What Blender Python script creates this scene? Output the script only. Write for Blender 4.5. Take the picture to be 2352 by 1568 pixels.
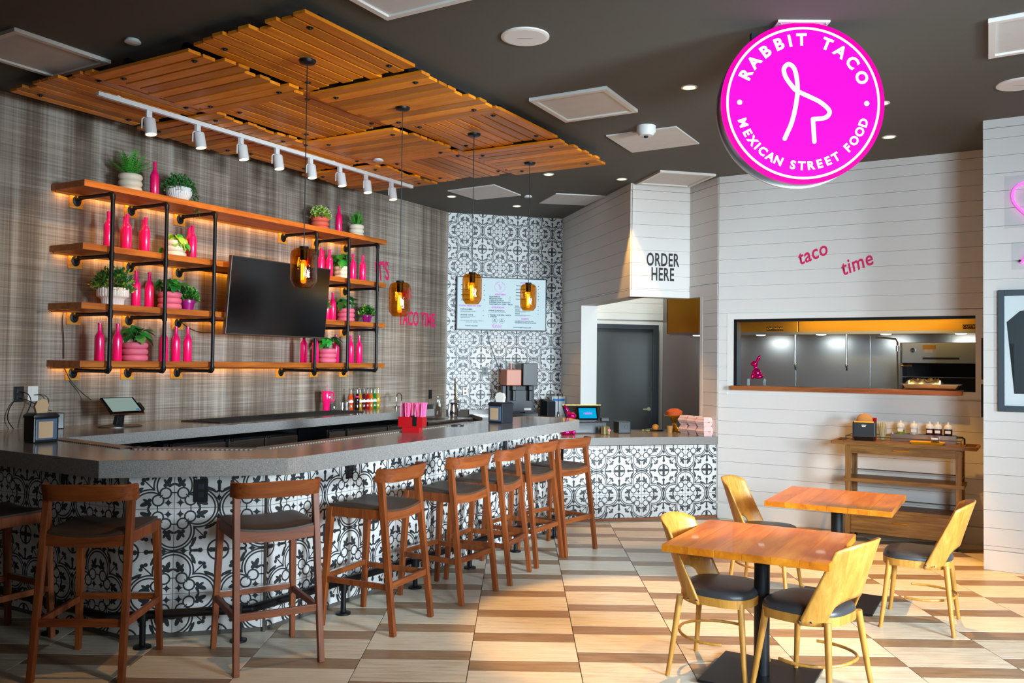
import bpy, bmesh, math, random
from mathutils import Vector, Matrix

# ---------------------------------------------------------------- scene reset
for o in list(bpy.data.objects):
    bpy.data.objects.remove(o, do_unlink=True)
SC = bpy.context.scene
COL = SC.collection
RND = random.Random(7)
PI = math.pi
R = math.radians


def lin(h):
    h = h.lstrip('#')
    out = []
    for i in (0, 2, 4):
        c = int(h[i:i + 2], 16) / 255
        out.append(c / 12.92 if c <= .04045 else ((c + .055) / 1.055) ** 2.4)
    return (*out, 1.0)


# ---------------------------------------------------------------- camera
cam_d = bpy.data.cameras.new('camera')
cam_d.sensor_width = 36
cam_d.lens = 1990 * 36 / 2352
cam_d.clip_end = 200
cam = bpy.data.objects.new('camera', cam_d)
COL.objects.link(cam)
YAW, PITCH, ROLL = R(-0.50591), R(1.40465), 0.0118
fwd = Vector((math.sin(YAW) * math.cos(PITCH), math.cos(YAW) * math.cos(PITCH), math.sin(PITCH)))
r0 = Vector((math.cos(YAW), -math.sin(YAW), 0))
u0 = r0.cross(fwd)
rt = r0 * math.cos(ROLL) + u0 * math.sin(ROLL)
up = -r0 * math.sin(ROLL) + u0 * math.cos(ROLL)
cam.matrix_world = Matrix(((rt.x, up.x, -fwd.x, 0), (rt.y, up.y, -fwd.y, 0), (rt.z, up.z, -fwd.z, 1.70), (0, 0, 0, 1)))
SC.camera = cam

# ---------------------------------------------------------------- exposure, world, large lights
SC.view_settings.view_transform = 'Standard'
SC.view_settings.look = 'None'
SC.view_settings.exposure = 0.0
SC.view_settings.gamma = 1
SC.view_settings.use_curve_mapping = False
world = bpy.data.worlds.new('mall_daylight')
SC.world = world
world.use_nodes = True
wb = world.node_tree.nodes['Background']
wb.inputs[0].default_value = (1.0, 0.82, 0.62, 1)
wb.inputs[1].default_value = 0.12


def aim(o, target):
    d = Vector(target) - o.location
    o.rotation_euler = d.to_track_quat('-Z', 'Y').to_euler()


def area(name, loc, target, sx, sy, power, color):
    l = bpy.data.lights.new(name, 'AREA')
    l.shape = 'RECTANGLE'
    l.size, l.size_y, l.energy, l.color = sx, sy, power, color
    o = bpy.data.objects.new(name, l)
    COL.objects.link(o)
    o.location = loc
    aim(o, target)
    return o


def spot(name, loc, target, power, color, angle, blend=.5, radius=.04):
    l = bpy.data.lights.new(name, 'SPOT')
    l.energy, l.color, l.spot_size, l.spot_blend, l.shadow_soft_size = power, color, R(angle), blend, radius
    o = bpy.data.objects.new(name, l)
    COL.objects.link(o)
    o.location = loc
    aim(o, target)
    return o


# storefront daylight falling in from behind the viewer, to the right
a_ = area('storefront_daylight', (5.2, .8, 2.05), (.15, 7.6, 1.4), 1.5, 1.3, 175, (0.74, 0.90, 1.0))
a_.data.spread = R(58)
a_ = area('storefront_daylight', (2.0, -.9, 2.25), (2.3, 8.0, 2.0), 1.6, 1.3, 118, (0.66, 0.86, 1.0))
a_.data.spread = R(85)

# ---------------------------------------------------------------- node helpers / materials
MATS = {}


def new_mat(name):
    m = bpy.data.materials.new(name)
    m.use_nodes = True
    nt = m.node_tree
    b = nt.nodes['Principled BSDF']
    MATS[name] = m
    return m, nt, b


def plain(name, col, rough=.5, metal=0., spec=.5, coat=0., bump=0., bscale=200, emit=None, estr=0, var=0., vscale=30):
    m, nt, b = new_mat(name)
    c = lin(col) if isinstance(col, str) else col
    b.inputs['Base Color'].default_value = c
    b.inputs['Roughness'].default_value = rough
    b.inputs['Metallic'].default_value = metal
    b.inputs['Specular IOR Level'].default_value = spec
    b.inputs['Coat Weight'].default_value = coat
    b.inputs['Coat Roughness'].default_value = .08
    if emit:
        b.inputs['Emission Color'].default_value = lin(emit) if isinstance(emit, str) else emit
        b.inputs['Emission Strength'].default_value = estr
    if bump or var:
        tc = nt.nodes.new('ShaderNodeTexCoord')
        n = nt.nodes.new('ShaderNodeTexNoise')
        n.inputs['Scale'].default_value = bscale if bump else vscale
        n.inputs['Detail'].default_value = 4
        nt.links.new(tc.outputs['Object'], n.inputs['Vector'])
        if bump:
            bp = nt.nodes.new('ShaderNodeBump')
            bp.inputs['Strength'].default_value = bump
            bp.inputs['Distance'].default_value = .01
            nt.links.new(n.outputs['Fac'], bp.inputs['Height'])
            nt.links.new(bp.outputs['Normal'], b.inputs['Normal'])
        if var:
            mx = nt.nodes.new('ShaderNodeMix')
            mx.data_type = 'RGBA'
            mx.inputs['A'].default_value = tuple(x * (1 - var) for x in c[:3]) + (1,)
            mx.inputs['B'].default_value = tuple(min(1, x * (1 + var)) for x in c[:3]) + (1,)
            nt.links.new(n.outputs['Fac'], mx.inputs['Factor'])
            nt.links.new(mx.outputs['Result'], b.inputs['Base Color'])
    return m


def wood(name, dark, mid, light, axis='X', scale=6., rough=.45, coat=0., stretch=14., rand=.5, bump=.15):
    """grained wood; axis is the direction of the grain in object space; each object gets its own piece of timber"""
    m, nt, b = new_mat(name)
    N, L = nt.nodes, nt.links
    tc = N.new('ShaderNodeTexCoord')
    oi = N.new('ShaderNodeObjectInfo')
    mp = N.new('ShaderNodeMapping')
    s = [scale * stretch] * 3
    s['XYZ'.index(axis)] = scale
    mp.inputs['Scale'].default_value = s
    L.new(tc.outputs['Object'], mp.inputs['Vector'])
    cmb = N.new('ShaderNodeCombineXYZ')
    mul = N.new('ShaderNodeMath')
    mul.operation = 'MULTIPLY'
    mul.inputs[1].default_value = 71.0
    L.new(oi.outputs['Random'], mul.inputs[0])
    for i in range(3):
        L.new(mul.outputs[0], cmb.inputs[i])
    L.new(cmb.outputs[0], mp.inputs['Location'])
    n1 = N.new('ShaderNodeTexNoise')
    n1.inputs['Scale'].default_value = .35
    n1.inputs['Detail'].default_value = 6
    n1.inputs['Roughness'].default_value = .65
    n1.inputs['Distortion'].default_value = .6
    L.new(mp.outputs[0], n1.inputs['Vector'])
    cr = N.new('ShaderNodeValToRGB')
    e = cr.color_ramp.elements
    e[0].position, e[0].color = .28, lin(dark)
    e[1].position, e[1].color = .75, lin(light)
    k = cr.color_ramp.elements.new(.5)
    k.color = lin(mid)
    L.new(n1.outputs['Fac'], cr.inputs[0])
    hsv = N.new('ShaderNodeHueSaturation')
    mr = N.new('ShaderNodeMapRange')
    mr.inputs['To Min'].default_value = 1 - rand * .5
    mr.inputs['To Max'].default_value = 1 + rand * .4
    L.new(oi.outputs['Random'], mr.inputs['Value'])
    L.new(mr.outputs[0], hsv.inputs['Value'])
    L.new(cr.outputs[0], hsv.inputs['Color'])
    L.new(hsv.outputs[0], b.inputs['Base Color'])
    b.inputs['Roughness'].default_value = rough
    b.inputs['Coat Weight'].default_value = coat
    bp = N.new('ShaderNodeBump')
    bp.inputs['Strength'].default_value = bump
    bp.inputs['Distance'].default_value = .004
    L.new(n1.outputs['Fac'], bp.inputs['Height'])
    L.new(bp.outputs['Normal'], b.inputs['Normal'])
    return m


def glass(name, col, rough=.02, ior=1.45, density=None, bump=0.):
    m, nt, b = new_mat(name)
    b.inputs['Base Color'].default_value = lin(col) if isinstance(col, str) else col
    b.inputs['Roughness'].default_value = rough
    b.inputs['Transmission Weight'].default_value = 1
    b.inputs['IOR'].default_value = ior
    if bump:
        tc = nt.nodes.new('ShaderNodeTexCoord')
        mp = nt.nodes.new('ShaderNodeMapping')
        mp.inputs['Scale'].default_value = (1, 1, .25)
        n = nt.nodes.new('ShaderNodeTexNoise')
        n.inputs['Scale'].default_value = 110
        bp = nt.nodes.new('ShaderNodeBump')
        bp.inputs['Strength'].default_value = bump
        bp.inputs['Distance'].default_value = .01
        nt.links.new(tc.outputs['Object'], mp.inputs[0])
        nt.links.new(mp.outputs[0], n.inputs['Vector'])
        nt.links.new(n.outputs['Fac'], bp.inputs['Height'])
        nt.links.new(bp.outputs['Normal'], b.inputs['Normal'])
    return m


def thin_glass(name, tint, gloss=.10, rough=.02, bump=0.):
    """thin-walled pane: tinted see-through with a clear surface reflection"""
    m, nt, b = new_mat(name)
    N, L = nt.nodes, nt.links
    N.remove(b)
    tr = N.new('ShaderNodeBsdfTransparent')
    tr.inputs['Color'].default_value = tint
    gl = N.new('ShaderNodeBsdfGlossy')
    gl.inputs['Roughness'].default_value = rough
    gl.inputs['Color'].default_value = (1, 1, 1, 1)
    lw = N.new('ShaderNodeLayerWeight')
    lw.inputs['Blend'].default_value = .25
    mr = N.new('ShaderNodeMapRange')
    mr.inputs['To Min'].default_value = gloss * .4
    mr.inputs['To Max'].default_value = min(1, gloss * 5)
    L.new(lw.outputs['Facing'], mr.inputs['Value'])
    mx = N.new('ShaderNodeMixShader')
    L.new(mr.outputs[0], mx.inputs[0])
    L.new(tr.outputs[0], mx.inputs[1])
    L.new(gl.outputs[0], mx.inputs[2])
    L.new(mx.outputs[0], N['Material Output'].inputs['Surface'])
    if bump:
        tc = N.new('ShaderNodeTexCoord')
        mp = N.new('ShaderNodeMapping')
        mp.inputs['Scale'].default_value = (1, 1, .3)
        n = N.new('ShaderNodeTexNoise')
        n.inputs['Scale'].default_value = 90
        bp = N.new('ShaderNodeBump')
        bp.inputs['Strength'].default_value = bump
        bp.inputs['Distance'].default_value = .01
        L.new(tc.outputs['Object'], mp.inputs[0])
        L.new(mp.outputs[0], n.inputs['Vector'])
        L.new(n.outputs['Fac'], bp.inputs['Height'])
        L.new(bp.outputs['Normal'], gl.inputs['Normal'])
    return m


def emitter(name, col, strength):
    m, nt, b = new_mat(name)
    c = lin(col) if isinstance(col, str) else col
    b.inputs['Base Color'].default_value = (0, 0, 0, 1)
    b.inputs['Emission Color'].default_value = c
    b.inputs['Emission Strength'].default_value = strength
    b.inputs['Roughness'].default_value = .3
    b.inputs['Specular IOR Level'].default_value = .05
    return m


def steel(name, col, rough=.28, axis=2, aniso=.0):
    m, nt, b = new_mat(name)
    N, L = nt.nodes, nt.links
    b.inputs['Metallic'].default_value = 1
    b.inputs['Base Color'].default_value = lin(col)
    tc = N.new('ShaderNodeTexCoord')
    mp = N.new('ShaderNodeMapping')
    s = [1.5, 1.5, 1.5]
    s[axis] = 40
    mp.inputs['Scale'].default_value = s
    n = N.new('ShaderNodeTexNoise')
    n.inputs['Scale'].default_value = 3
    n.inputs['Detail'].default_value = 5
    mr = N.new('ShaderNodeMapRange')
    mr.inputs['To Min'].default_value = rough - .03
    mr.inputs['To Max'].default_value = rough + .04
    L.new(tc.outputs['Object'], mp.inputs[0])
    L.new(mp.outputs[0], n.inputs['Vector'])
    L.new(n.outputs['Fac'], mr.inputs['Value'])
    L.new(mr.outputs[0], b.inputs['Roughness'])
    return m


class X:
    """tiny expression wrapper around math nodes"""
    nt = None

    def __init__(self, s):
        self.s = s

    @staticmethod
    def node(op, *a, clamp=False):
        n = X.nt.nodes.new('ShaderNodeMath')
        n.operation = op
        n.use_clamp = clamp
        for i, v in enumerate(a):
            if isinstance(v, X):
                X.nt.links.new(v.s, n.inputs[i])
            else:
                n.inputs[i].default_value = v
        return X(n.outputs[0])

    def __add__(a, b): return X.node('ADD', a, b)
    def __radd__(a, b): return X.node('ADD', b, a)
    def __sub__(a, b): return X.node('SUBTRACT', a, b)
    def __rsub__(a, b): return X.node('SUBTRACT', b, a)
    def __mul__(a, b): return X.node('MULTIPLY', a, b)
    def __rmul__(a, b): return X.node('MULTIPLY', b, a)
    def abs(a): return X.node('ABSOLUTE', a)
    def sqrt(a): return X.node('SQRT', a)
    def lt(a, b): return X.node('LESS_THAN', a, b)
    def gt(a, b): return X.node('GREATER_THAN', a, b)


def xmax(a, b): return X.node('MAXIMUM', a, b)
def xmin(a, b): return X.node('MINIMUM', a, b)


def tile_material():
    """black on off-white cement tile print: one quarter of the quatrefoil repeat, drawn in the tile's own UV square"""
    m, nt, b = new_mat('encaustic_print')
    X.nt = nt
    uv = nt.nodes.new('ShaderNodeUVMap')
    sp = nt.nodes.new('ShaderNodeSeparateXYZ')
    nt.links.new(uv.outputs[0], sp.inputs[0])
    u, v = X(sp.outputs[0]), X(sp.outputs[1])
    a, c = xmax(u, v), xmin(u, v)

    def dist(px, py):
        dx, dy = a - px, c - py
        return (dx * dx + dy * dy).sqrt()

    def disc(px, py, r): return dist(px, py).lt(r)
    def ring(px, py, r, w): return (dist(px, py) - r).abs().lt(w)

    def ell(px, py, rx, ry, ang):
        dx, dy = a - px, c - py
        co, si = math.cos(ang), math.sin(ang)
        p = (dx * co + dy * si) * (1 / rx)
        q = (dy * co - dx * si) * (1 / ry)
        return (p * p + q * q).lt(1.)

    def star(px, py, sx, sy):
        return (((a - px).abs() * (1 / sx)).sqrt() + ((c - py).abs() * (1 / sy)).sqrt()).lt(1.)

    ink = []
    d1 = dist(.53, 0)
    ink.append((d1 - .452).abs().lt(.019) * a.gt(.43))
    ink.append((d1 - .385).abs().lt(.018) * a.gt(.318))
    ink.append(ring(.36, .195, .122, .019))
    ink.append((a - .37).abs().lt(.013) * c.lt(.085))
    ink.append((a + c - .58).abs().lt(.018) * (a - c).lt(.07))
    ink.append(star(.135, .135, .135, .135))
    ink.append(disc(.135, .135, .030))
    ink.append(ell(.635, .125, .125, .052, -.38))
    ink.append(disc(.545, .205, .046))
    ink.append(disc(.545, .105, .046))
    ink.append(ell(.625, .195, .075, .032, .55))
    ink.append(ell(.56, .05, .03, .055, .5))
    ink.append(star(1., .225, .135, .145))
    ink.append(disc(1., .595, .058))
    ink.append(ell(1., .50, .036, .13, 0))
    ink.append(ell(.80, .440, .130, .038, -.42))
    ink.append(ring(.935, .430, .062, .024) * c.lt(.44))
    ink.append(disc(.735, .430, .034))
    ink.append((a - c).abs().lt(.021) * a.gt(.44) * a.lt(.66))
    ink.append(disc(.680, .680, .050))
    ink.append(disc(.705, .600, .046))
    ink.append(ring(1., 1., .235, .021))
    ink.append(ell(1., .93, .052, .17, 0))
    ink.append(disc(1., .840, .058))
    tot = ink[0]
    for k in ink[1:]:
        tot = xmax(tot, k)
    mx = nt.nodes.new('ShaderNodeMix')
    mx.data_type = 'RGBA'
    n = nt.nodes.new('ShaderNodeTexNoise')
    n.inputs['Scale'].default_value = 7
    n.inputs['Detail'].default_value = 5
    nt.links.new(uv.outputs[0], n.inputs['Vector'])
    cr = nt.nodes.new('ShaderNodeMix')
    cr.data_type = 'RGBA'
    cr.inputs['A'].default_value = lin('#c9c8c6')
    cr.inputs['B'].default_value = lin('#e2e1df')
    nt.links.new(n.outputs['Fac'], cr.inputs['Factor'])
    nt.links.new(cr.outputs['Result'], mx.inputs['A'])
    mx.inputs['B'].default_value = lin('#2b2f33')
    nt.links.new(tot.s, mx.inputs['Factor'])
    nt.links.new(mx.outputs['Result'], b.inputs['Base Color'])
    b.inputs['Roughness'].default_value = .42
    return m


def wallpaper_material():
    m, nt, b = new_mat('plaid_wallpaper')
    N, L = nt.nodes, nt.links
    uv = N.new('ShaderNodeUVMap')

    def noise(sx, sy, scale, detail=3., off=0.):
        mp = N.new('ShaderNodeMapping')
        mp.inputs['Scale'].default_value = (sx, sy, 1)
        mp.inputs['Location'].default_value = (off, off * .7, off)
        L.new(uv.outputs[0], mp.inputs[0])
        n = N.new('ShaderNodeTexNoise')
        n.inputs['Scale'].default_value = scale
        n.inputs['Detail'].default_value = detail
        n.inputs['Roughness'].default_value = .6
        L.new(mp.outputs[0], n.inputs['Vector'])
        return X(n.outputs['Fac'])
    X.nt = nt
    bands = noise(5.5, .10, 1.0, 3., 3.)          # broad vertical stripes
    thin = noise(60, .5, 1.0, 2., 9.)             # vertical threads
    weft = noise(1.3, 70, 1.0, 3., 5.)            # horizontal threads
    rows = noise(.25, 5.0, 1.0, 3., 1.)           # horizontal cloudy bands
    bk = X.node('MULTIPLY', bands - .5, 2.6)
    f = .52 + bk * .62 + (thin - .5) * .55 + (weft - .5) * .80 + (rows - .5) * .55
    cr = N.new('ShaderNodeValToRGB')
    e = cr.color_ramp.elements
    e[0].position, e[0].color = .05, lin('#41362c')
    e[1].position, e[1].color = .95, lin('#b9afa3')
    k = e.new(.5)
    k.color = lin('#7e7062')
    L.new(f.s, cr.inputs[0])
    L.new(cr.outputs[0], b.inputs['Base Color'])
    b.inputs['Roughness'].default_value = .75
    return m


def floor_material(name, c0, c1, c2):
    m, nt, b = new_mat(name)
    N, L = nt.nodes, nt.links
    tc = N.new('ShaderNodeTexCoord')
    oi = N.new('ShaderNodeObjectInfo')
    X.nt = nt
    mp = N.new('ShaderNodeMapping')
    mp.inputs['Scale'].default_value = (1.6, 14, 1)
    cmb = N.new('ShaderNodeCombineXYZ')
    r = X(oi.outputs['Random']) * 53.
    L.new(r.s, cmb.inputs[0])
    L.new(r.s, cmb.inputs[1])
    L.new(tc.outputs['Object'], mp.inputs[0])
    L.new(cmb.outputs[0], mp.inputs['Location'])
    n = N.new('ShaderNodeTexNoise')
    n.inputs['Scale'].default_value = 2.4
    n.inputs['Detail'].default_value = 7
    n.inputs['Roughness'].default_value = .7
    L.new(mp.outputs[0], n.inputs['Vector'])
    f = X(n.outputs['Fac']) + (X(oi.outputs['Random']) - .5) * .16
    cr = N.new('ShaderNodeValToRGB')
    e = cr.color_ramp.elements
    e[0].position, e[0].color = .25, lin(c0)
    e[1].position, e[1].color = .72, lin(c2)
    e.new(.47).color = lin(c1)
    L.new(f.s, cr.inputs[0])
    L.new(cr.outputs[0], b.inputs['Base Color'])
    b.inputs['Roughness'].default_value = .38
    return m


def counter_material():
    m, nt, b = new_mat('grey_quartz')
    N, L = nt.nodes, nt.links
    tc = N.new('ShaderNodeTexCoord')
    n = N.new('ShaderNodeTexNoise')
    n.inputs['Scale'].default_value = 170
    n.inputs['Detail'].default_value = 3
    L.new(tc.outputs['Object'], n.inputs['Vector'])
    cr = N.new('ShaderNodeValToRGB')
    e = cr.color_ramp.elements
    e[0].position, e[0].color = .3, lin('#77736f')
    e[1].position, e[1].color = .75, lin('#a3a09d')
    L.new(n.outputs['Fac'], cr.inputs[0])
    L.new(cr.outputs[0], b.inputs['Base Color'])
    b.inputs['Roughness'].default_value = .16
    b.inputs['Specular IOR Level'].default_value = .6
    return m


def stripes_material(name, ca, cb, axis, freq, rough=.6):
    m, nt, b = new_mat(name)
    N, L = nt.nodes, nt.links
    X.nt = nt
    tc = N.new('ShaderNodeTexCoord')
    sp = N.new('ShaderNodeSeparateXYZ')
    L.new(tc.outputs['Object'], sp.inputs[0])
    s = X.node('SINE', X(sp.outputs[axis]) * freq).gt(0.1)
    mx = N.new('ShaderNodeMix')
    mx.data_type = 'RGBA'
    mx.inputs['A'].default_value = lin(ca)
    mx.inputs['B'].default_value = lin(cb)
    L.new(s.s, mx.inputs['Factor'])
    L.new(mx.outputs['Result'], b.inputs['Base Color'])
    b.inputs['Roughness'].default_value = rough
    return m


tile_material()
wallpaper_material()
counter_material()
floor_material('pale_plank', '#b7a68c', '#dccfb8', '#ebe2d0')
floor_material('brown_plank', '#745a42', '#967a5e', '#ac9376')
plain('grout', '#55504b', .9)
plain('ceiling_paint', '#5b5951', .8, bump=.05, bscale=60)
plain('white_paint', '#dedad5', .55)
plain('white_trim', '#e6e2dc', .45)
plain('vent_white', '#d5d3d0', .6, var=.08, vscale=9)
plain('white_plastic', '#dfe2e2', .4)
plain('black_metal', '#14161a', .42, metal=.4, bump=.05)
plain('black_plastic', '#101216', .38)
plain('black_gloss', '#07080a', .08)
plain('dark_plastic', '#1c2128', .45)
plain('rubber_mat', '#15130f', .85, bump=.5, bscale=90)
plain('kitchen_door', '#4d4f50', .5)
plain('kitchen_door_frame', '#3a4148', .45)
plain('seat_leather', '#453529', .45, bump=.12, bscale=240)
plain('chair_leather', '#3a3b3d', .36, bump=.12, bscale=240)
plain('pink_paint', '#ff0f6e', .26, coat=.4)
plain('decal_pink', '#e0125f', .6)
plain('decal_black', '#1c1a1a', .6)
plain('cream_glaze', '#ece2cc', .5)
plain('white_glaze', '#f0efeb', .35)
plain('pink_glaze', '#e06a86', .6)
plain('coral_glaze', '#ef6d54', .6)
plain('purple_glaze', '#a3127a', .3)
plain('soil', '#2d2118', .95)
plain('fern_green', '#3f9a2c', .5, var=.5, vscale=40)
plain('dark_green', '#2c7430', .45, var=.5, vscale=40)
plain('leaf_green', '#34a238', .35, var=.45, vscale=30)
plain('lime_green', '#95c23c', .45, var=.45, vscale=40)
plain('flower_cream', '#e8e3c0', .6)
plain('magenta_chrome', '#ff1f8f', .1, metal=.9)
plain('red_acrylic', '#b01018', .2, coat=.5)
plain('straw_pink', '#ff5f9c', .4)
plain('napkin', '#d9b48c', .9, bump=.2)
plain('napkin_white', '#e9e2d6', .9)
plain('kraft', '#b98247', .85)
plain('chrome', '#d8d8d8', .08, metal=1)
plain('brass', '#d7a13a', .2, metal=1)
plain('gold_pull', '#e0a83c', .3, metal=1)
plain('wire_metal', '#6a5f55', .35, metal=.9)
steel('brushed_steel', '#aeb2b4', .34, 0)
steel('hood_steel_warm_reflect', '#dda540', .36, 0)  # stainless with reflected warm light put into its golden base colour
steel('dark_steel', '#8d867d', .35, 2)
steel('tray_steel', '#c9cbcc', .25, 0)
plain('hood_brown_reflect', '#5d3b12', .45, metal=.5)  # dark brown reflection on the hood end, painted as its colour
thin_glass('clear_glass', (.93, .96, .96, 1), .14)
thin_glass('acrylic', (.95, .97, .97, 1), .035)
thin_glass('smoke_glass', (.50, .56, .62, 1), .12, .05)
thin_glass('amber_glass', (.86, .45, .07, 1), .11, .03, .25)
thin_glass('tank_plastic', (.93, .95, .95, 1), .012, .35)
plain('blue_clear', '#5d6f8a', .22)
plain('satin_handle', '#d9d0b0', .3, metal=.25)
plain('ember_bulb', '#ffb040', .3, emit=(1., .42, .05, 1), estr=26)
plain('bulb_glass', '#c07a20', .1, emit=(1., .40, .03, 1), estr=1.6)
emitter('lamp_warm', (1., .68, .24, 1), 7)
emitter('led_warm', (1., .44, .03, 1), 38.0)
emitter('hood_lamp', (.95, 1., .92, 1), 6)
emitter('sign_magenta', (1., .006, .74, 1), 1.1)
emitter('sign_deep', (1., .0, .50, 1), 1.0)
emitter('sign_white', (1., .95, .88, 1), 1.5)
emitter('neon_pink', (1., .08, .75, 1), 3.0)
emitter('screen_white', (.62, .84, .93, 1), .92)
emitter('screen_teal', (.30, .42, .38, 1), .75)
emitter('screen_blue', (.0, .42, .75, 1), 1.0)
plain('screen_pink_ink', '#b040b8', .6, emit='#c95fd0', estr=.45)
plain('screen_teal_ink', '#12405a', .6, emit='#205a78', estr=.25)
plain('screen_off', '#0b0b0d', .14)
plain('led_dot', '#ff4040', .4, emit=(1, .1, .08, 1), estr=1.2)
stripes_material('box_stripes', '#f0b9b4', '#f6dcd6', 0, 420)
stripes_material('drip_rail_print', '#a59c90', '#5c544b', 0, 210, .35)
plain('cake_orange', '#c2501a', .8, bump=.4, bscale=160)
plain('bun_orange', '#e0832a', .8, bump=.6, bscale=120)
plain('juice_orange', '#d9764a', .4)
plain('juice_dark', '#2a100c', .4)
plain('sauce_green', '#8c9a14', .3)
plain('sauce_red', '#4a1210', .3)
plain('sauce_brown', '#2c1512', .3)
plain('bottle_haze', '#cfc9bd', .5)
plain('paper_label', '#f2ece6', .8)
plain('soda_orange', '#d8460a', .06, coat=1)
plain('soda_cola', '#140807', .06, coat=1)
plain('soda_amber', '#a8780c', .06, coat=1)
plain('soda_maroon', '#4a0a0c', .06, coat=1)
plain('soda_red', '#a80a0c', .06, coat=1)
plain('soda_peach', '#c8680c', .06, coat=1)
plain('soda_green', '#06752c', .06, coat=1)
plain('soda_pale', '#b79a2c', .06, coat=1)
plain('yellow_tray', '#f0a412', .45)
plain('foil', '#e9e6dc', .2, metal=1)
plain('tortilla', '#e8c98c', .8)
plain('money_green', '#b9ae7c', .8, var=.4, vscale=60)
plain('poster_white', '#f6f8fa', .5)
plain('poster_navy', '#0d1722', .4)
plain('picture_frame', '#2e3d47', .4)
plain('dried_stem', '#d9c79c', .8)
plain('label_blue', '#1a78b8', .6)
plain('pale_box', '#c5d0d6', .6)
wood('slat_wood', '#cc6c0c', '#e88816', '#f5a028', 'X', 5, .42, 0, 10, .7)
wood('shelf_wood', '#8a4412', '#b2601c', '#c97828', 'X', 5, .45, 0, 12, .2)
wood('block_wood', '#a8691c', '#c98724', '#dca03c', 'X', 12, .6, 0, 8, .2)
wood('stool_wood', '#5f2a0e', '#824016', '#9a5220', 'Z', 9, .48, .0, 9, .25)
wood('stool_rail', '#5f2a0e', '#824016', '#9a5220', 'X', 9, .48, .0, 9, .25)
wood('chair_wood', '#a26a26', '#bb8334', '#cd9a4c', 'Z', 8, .42, .1, 10, .15)
wood('table_wood', '#984e0c', '#bd6a10', '#d28622', 'Y', 5, .34, .15, 7, .4)
wood('cart_wood', '#54340f', '#7d5420', '#9a6e30', 'X', 8, .5, 0, 12, .25)
wood('cart_wood_leg', '#54340f', '#7d5420', '#9a6e30', 'Z', 8, .5, 0, 12, .25)
wood('sill_wood', '#7a3a18', '#9a5526', '#b06a34', 'X', 6, .42, .1, 12, .2)


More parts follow.
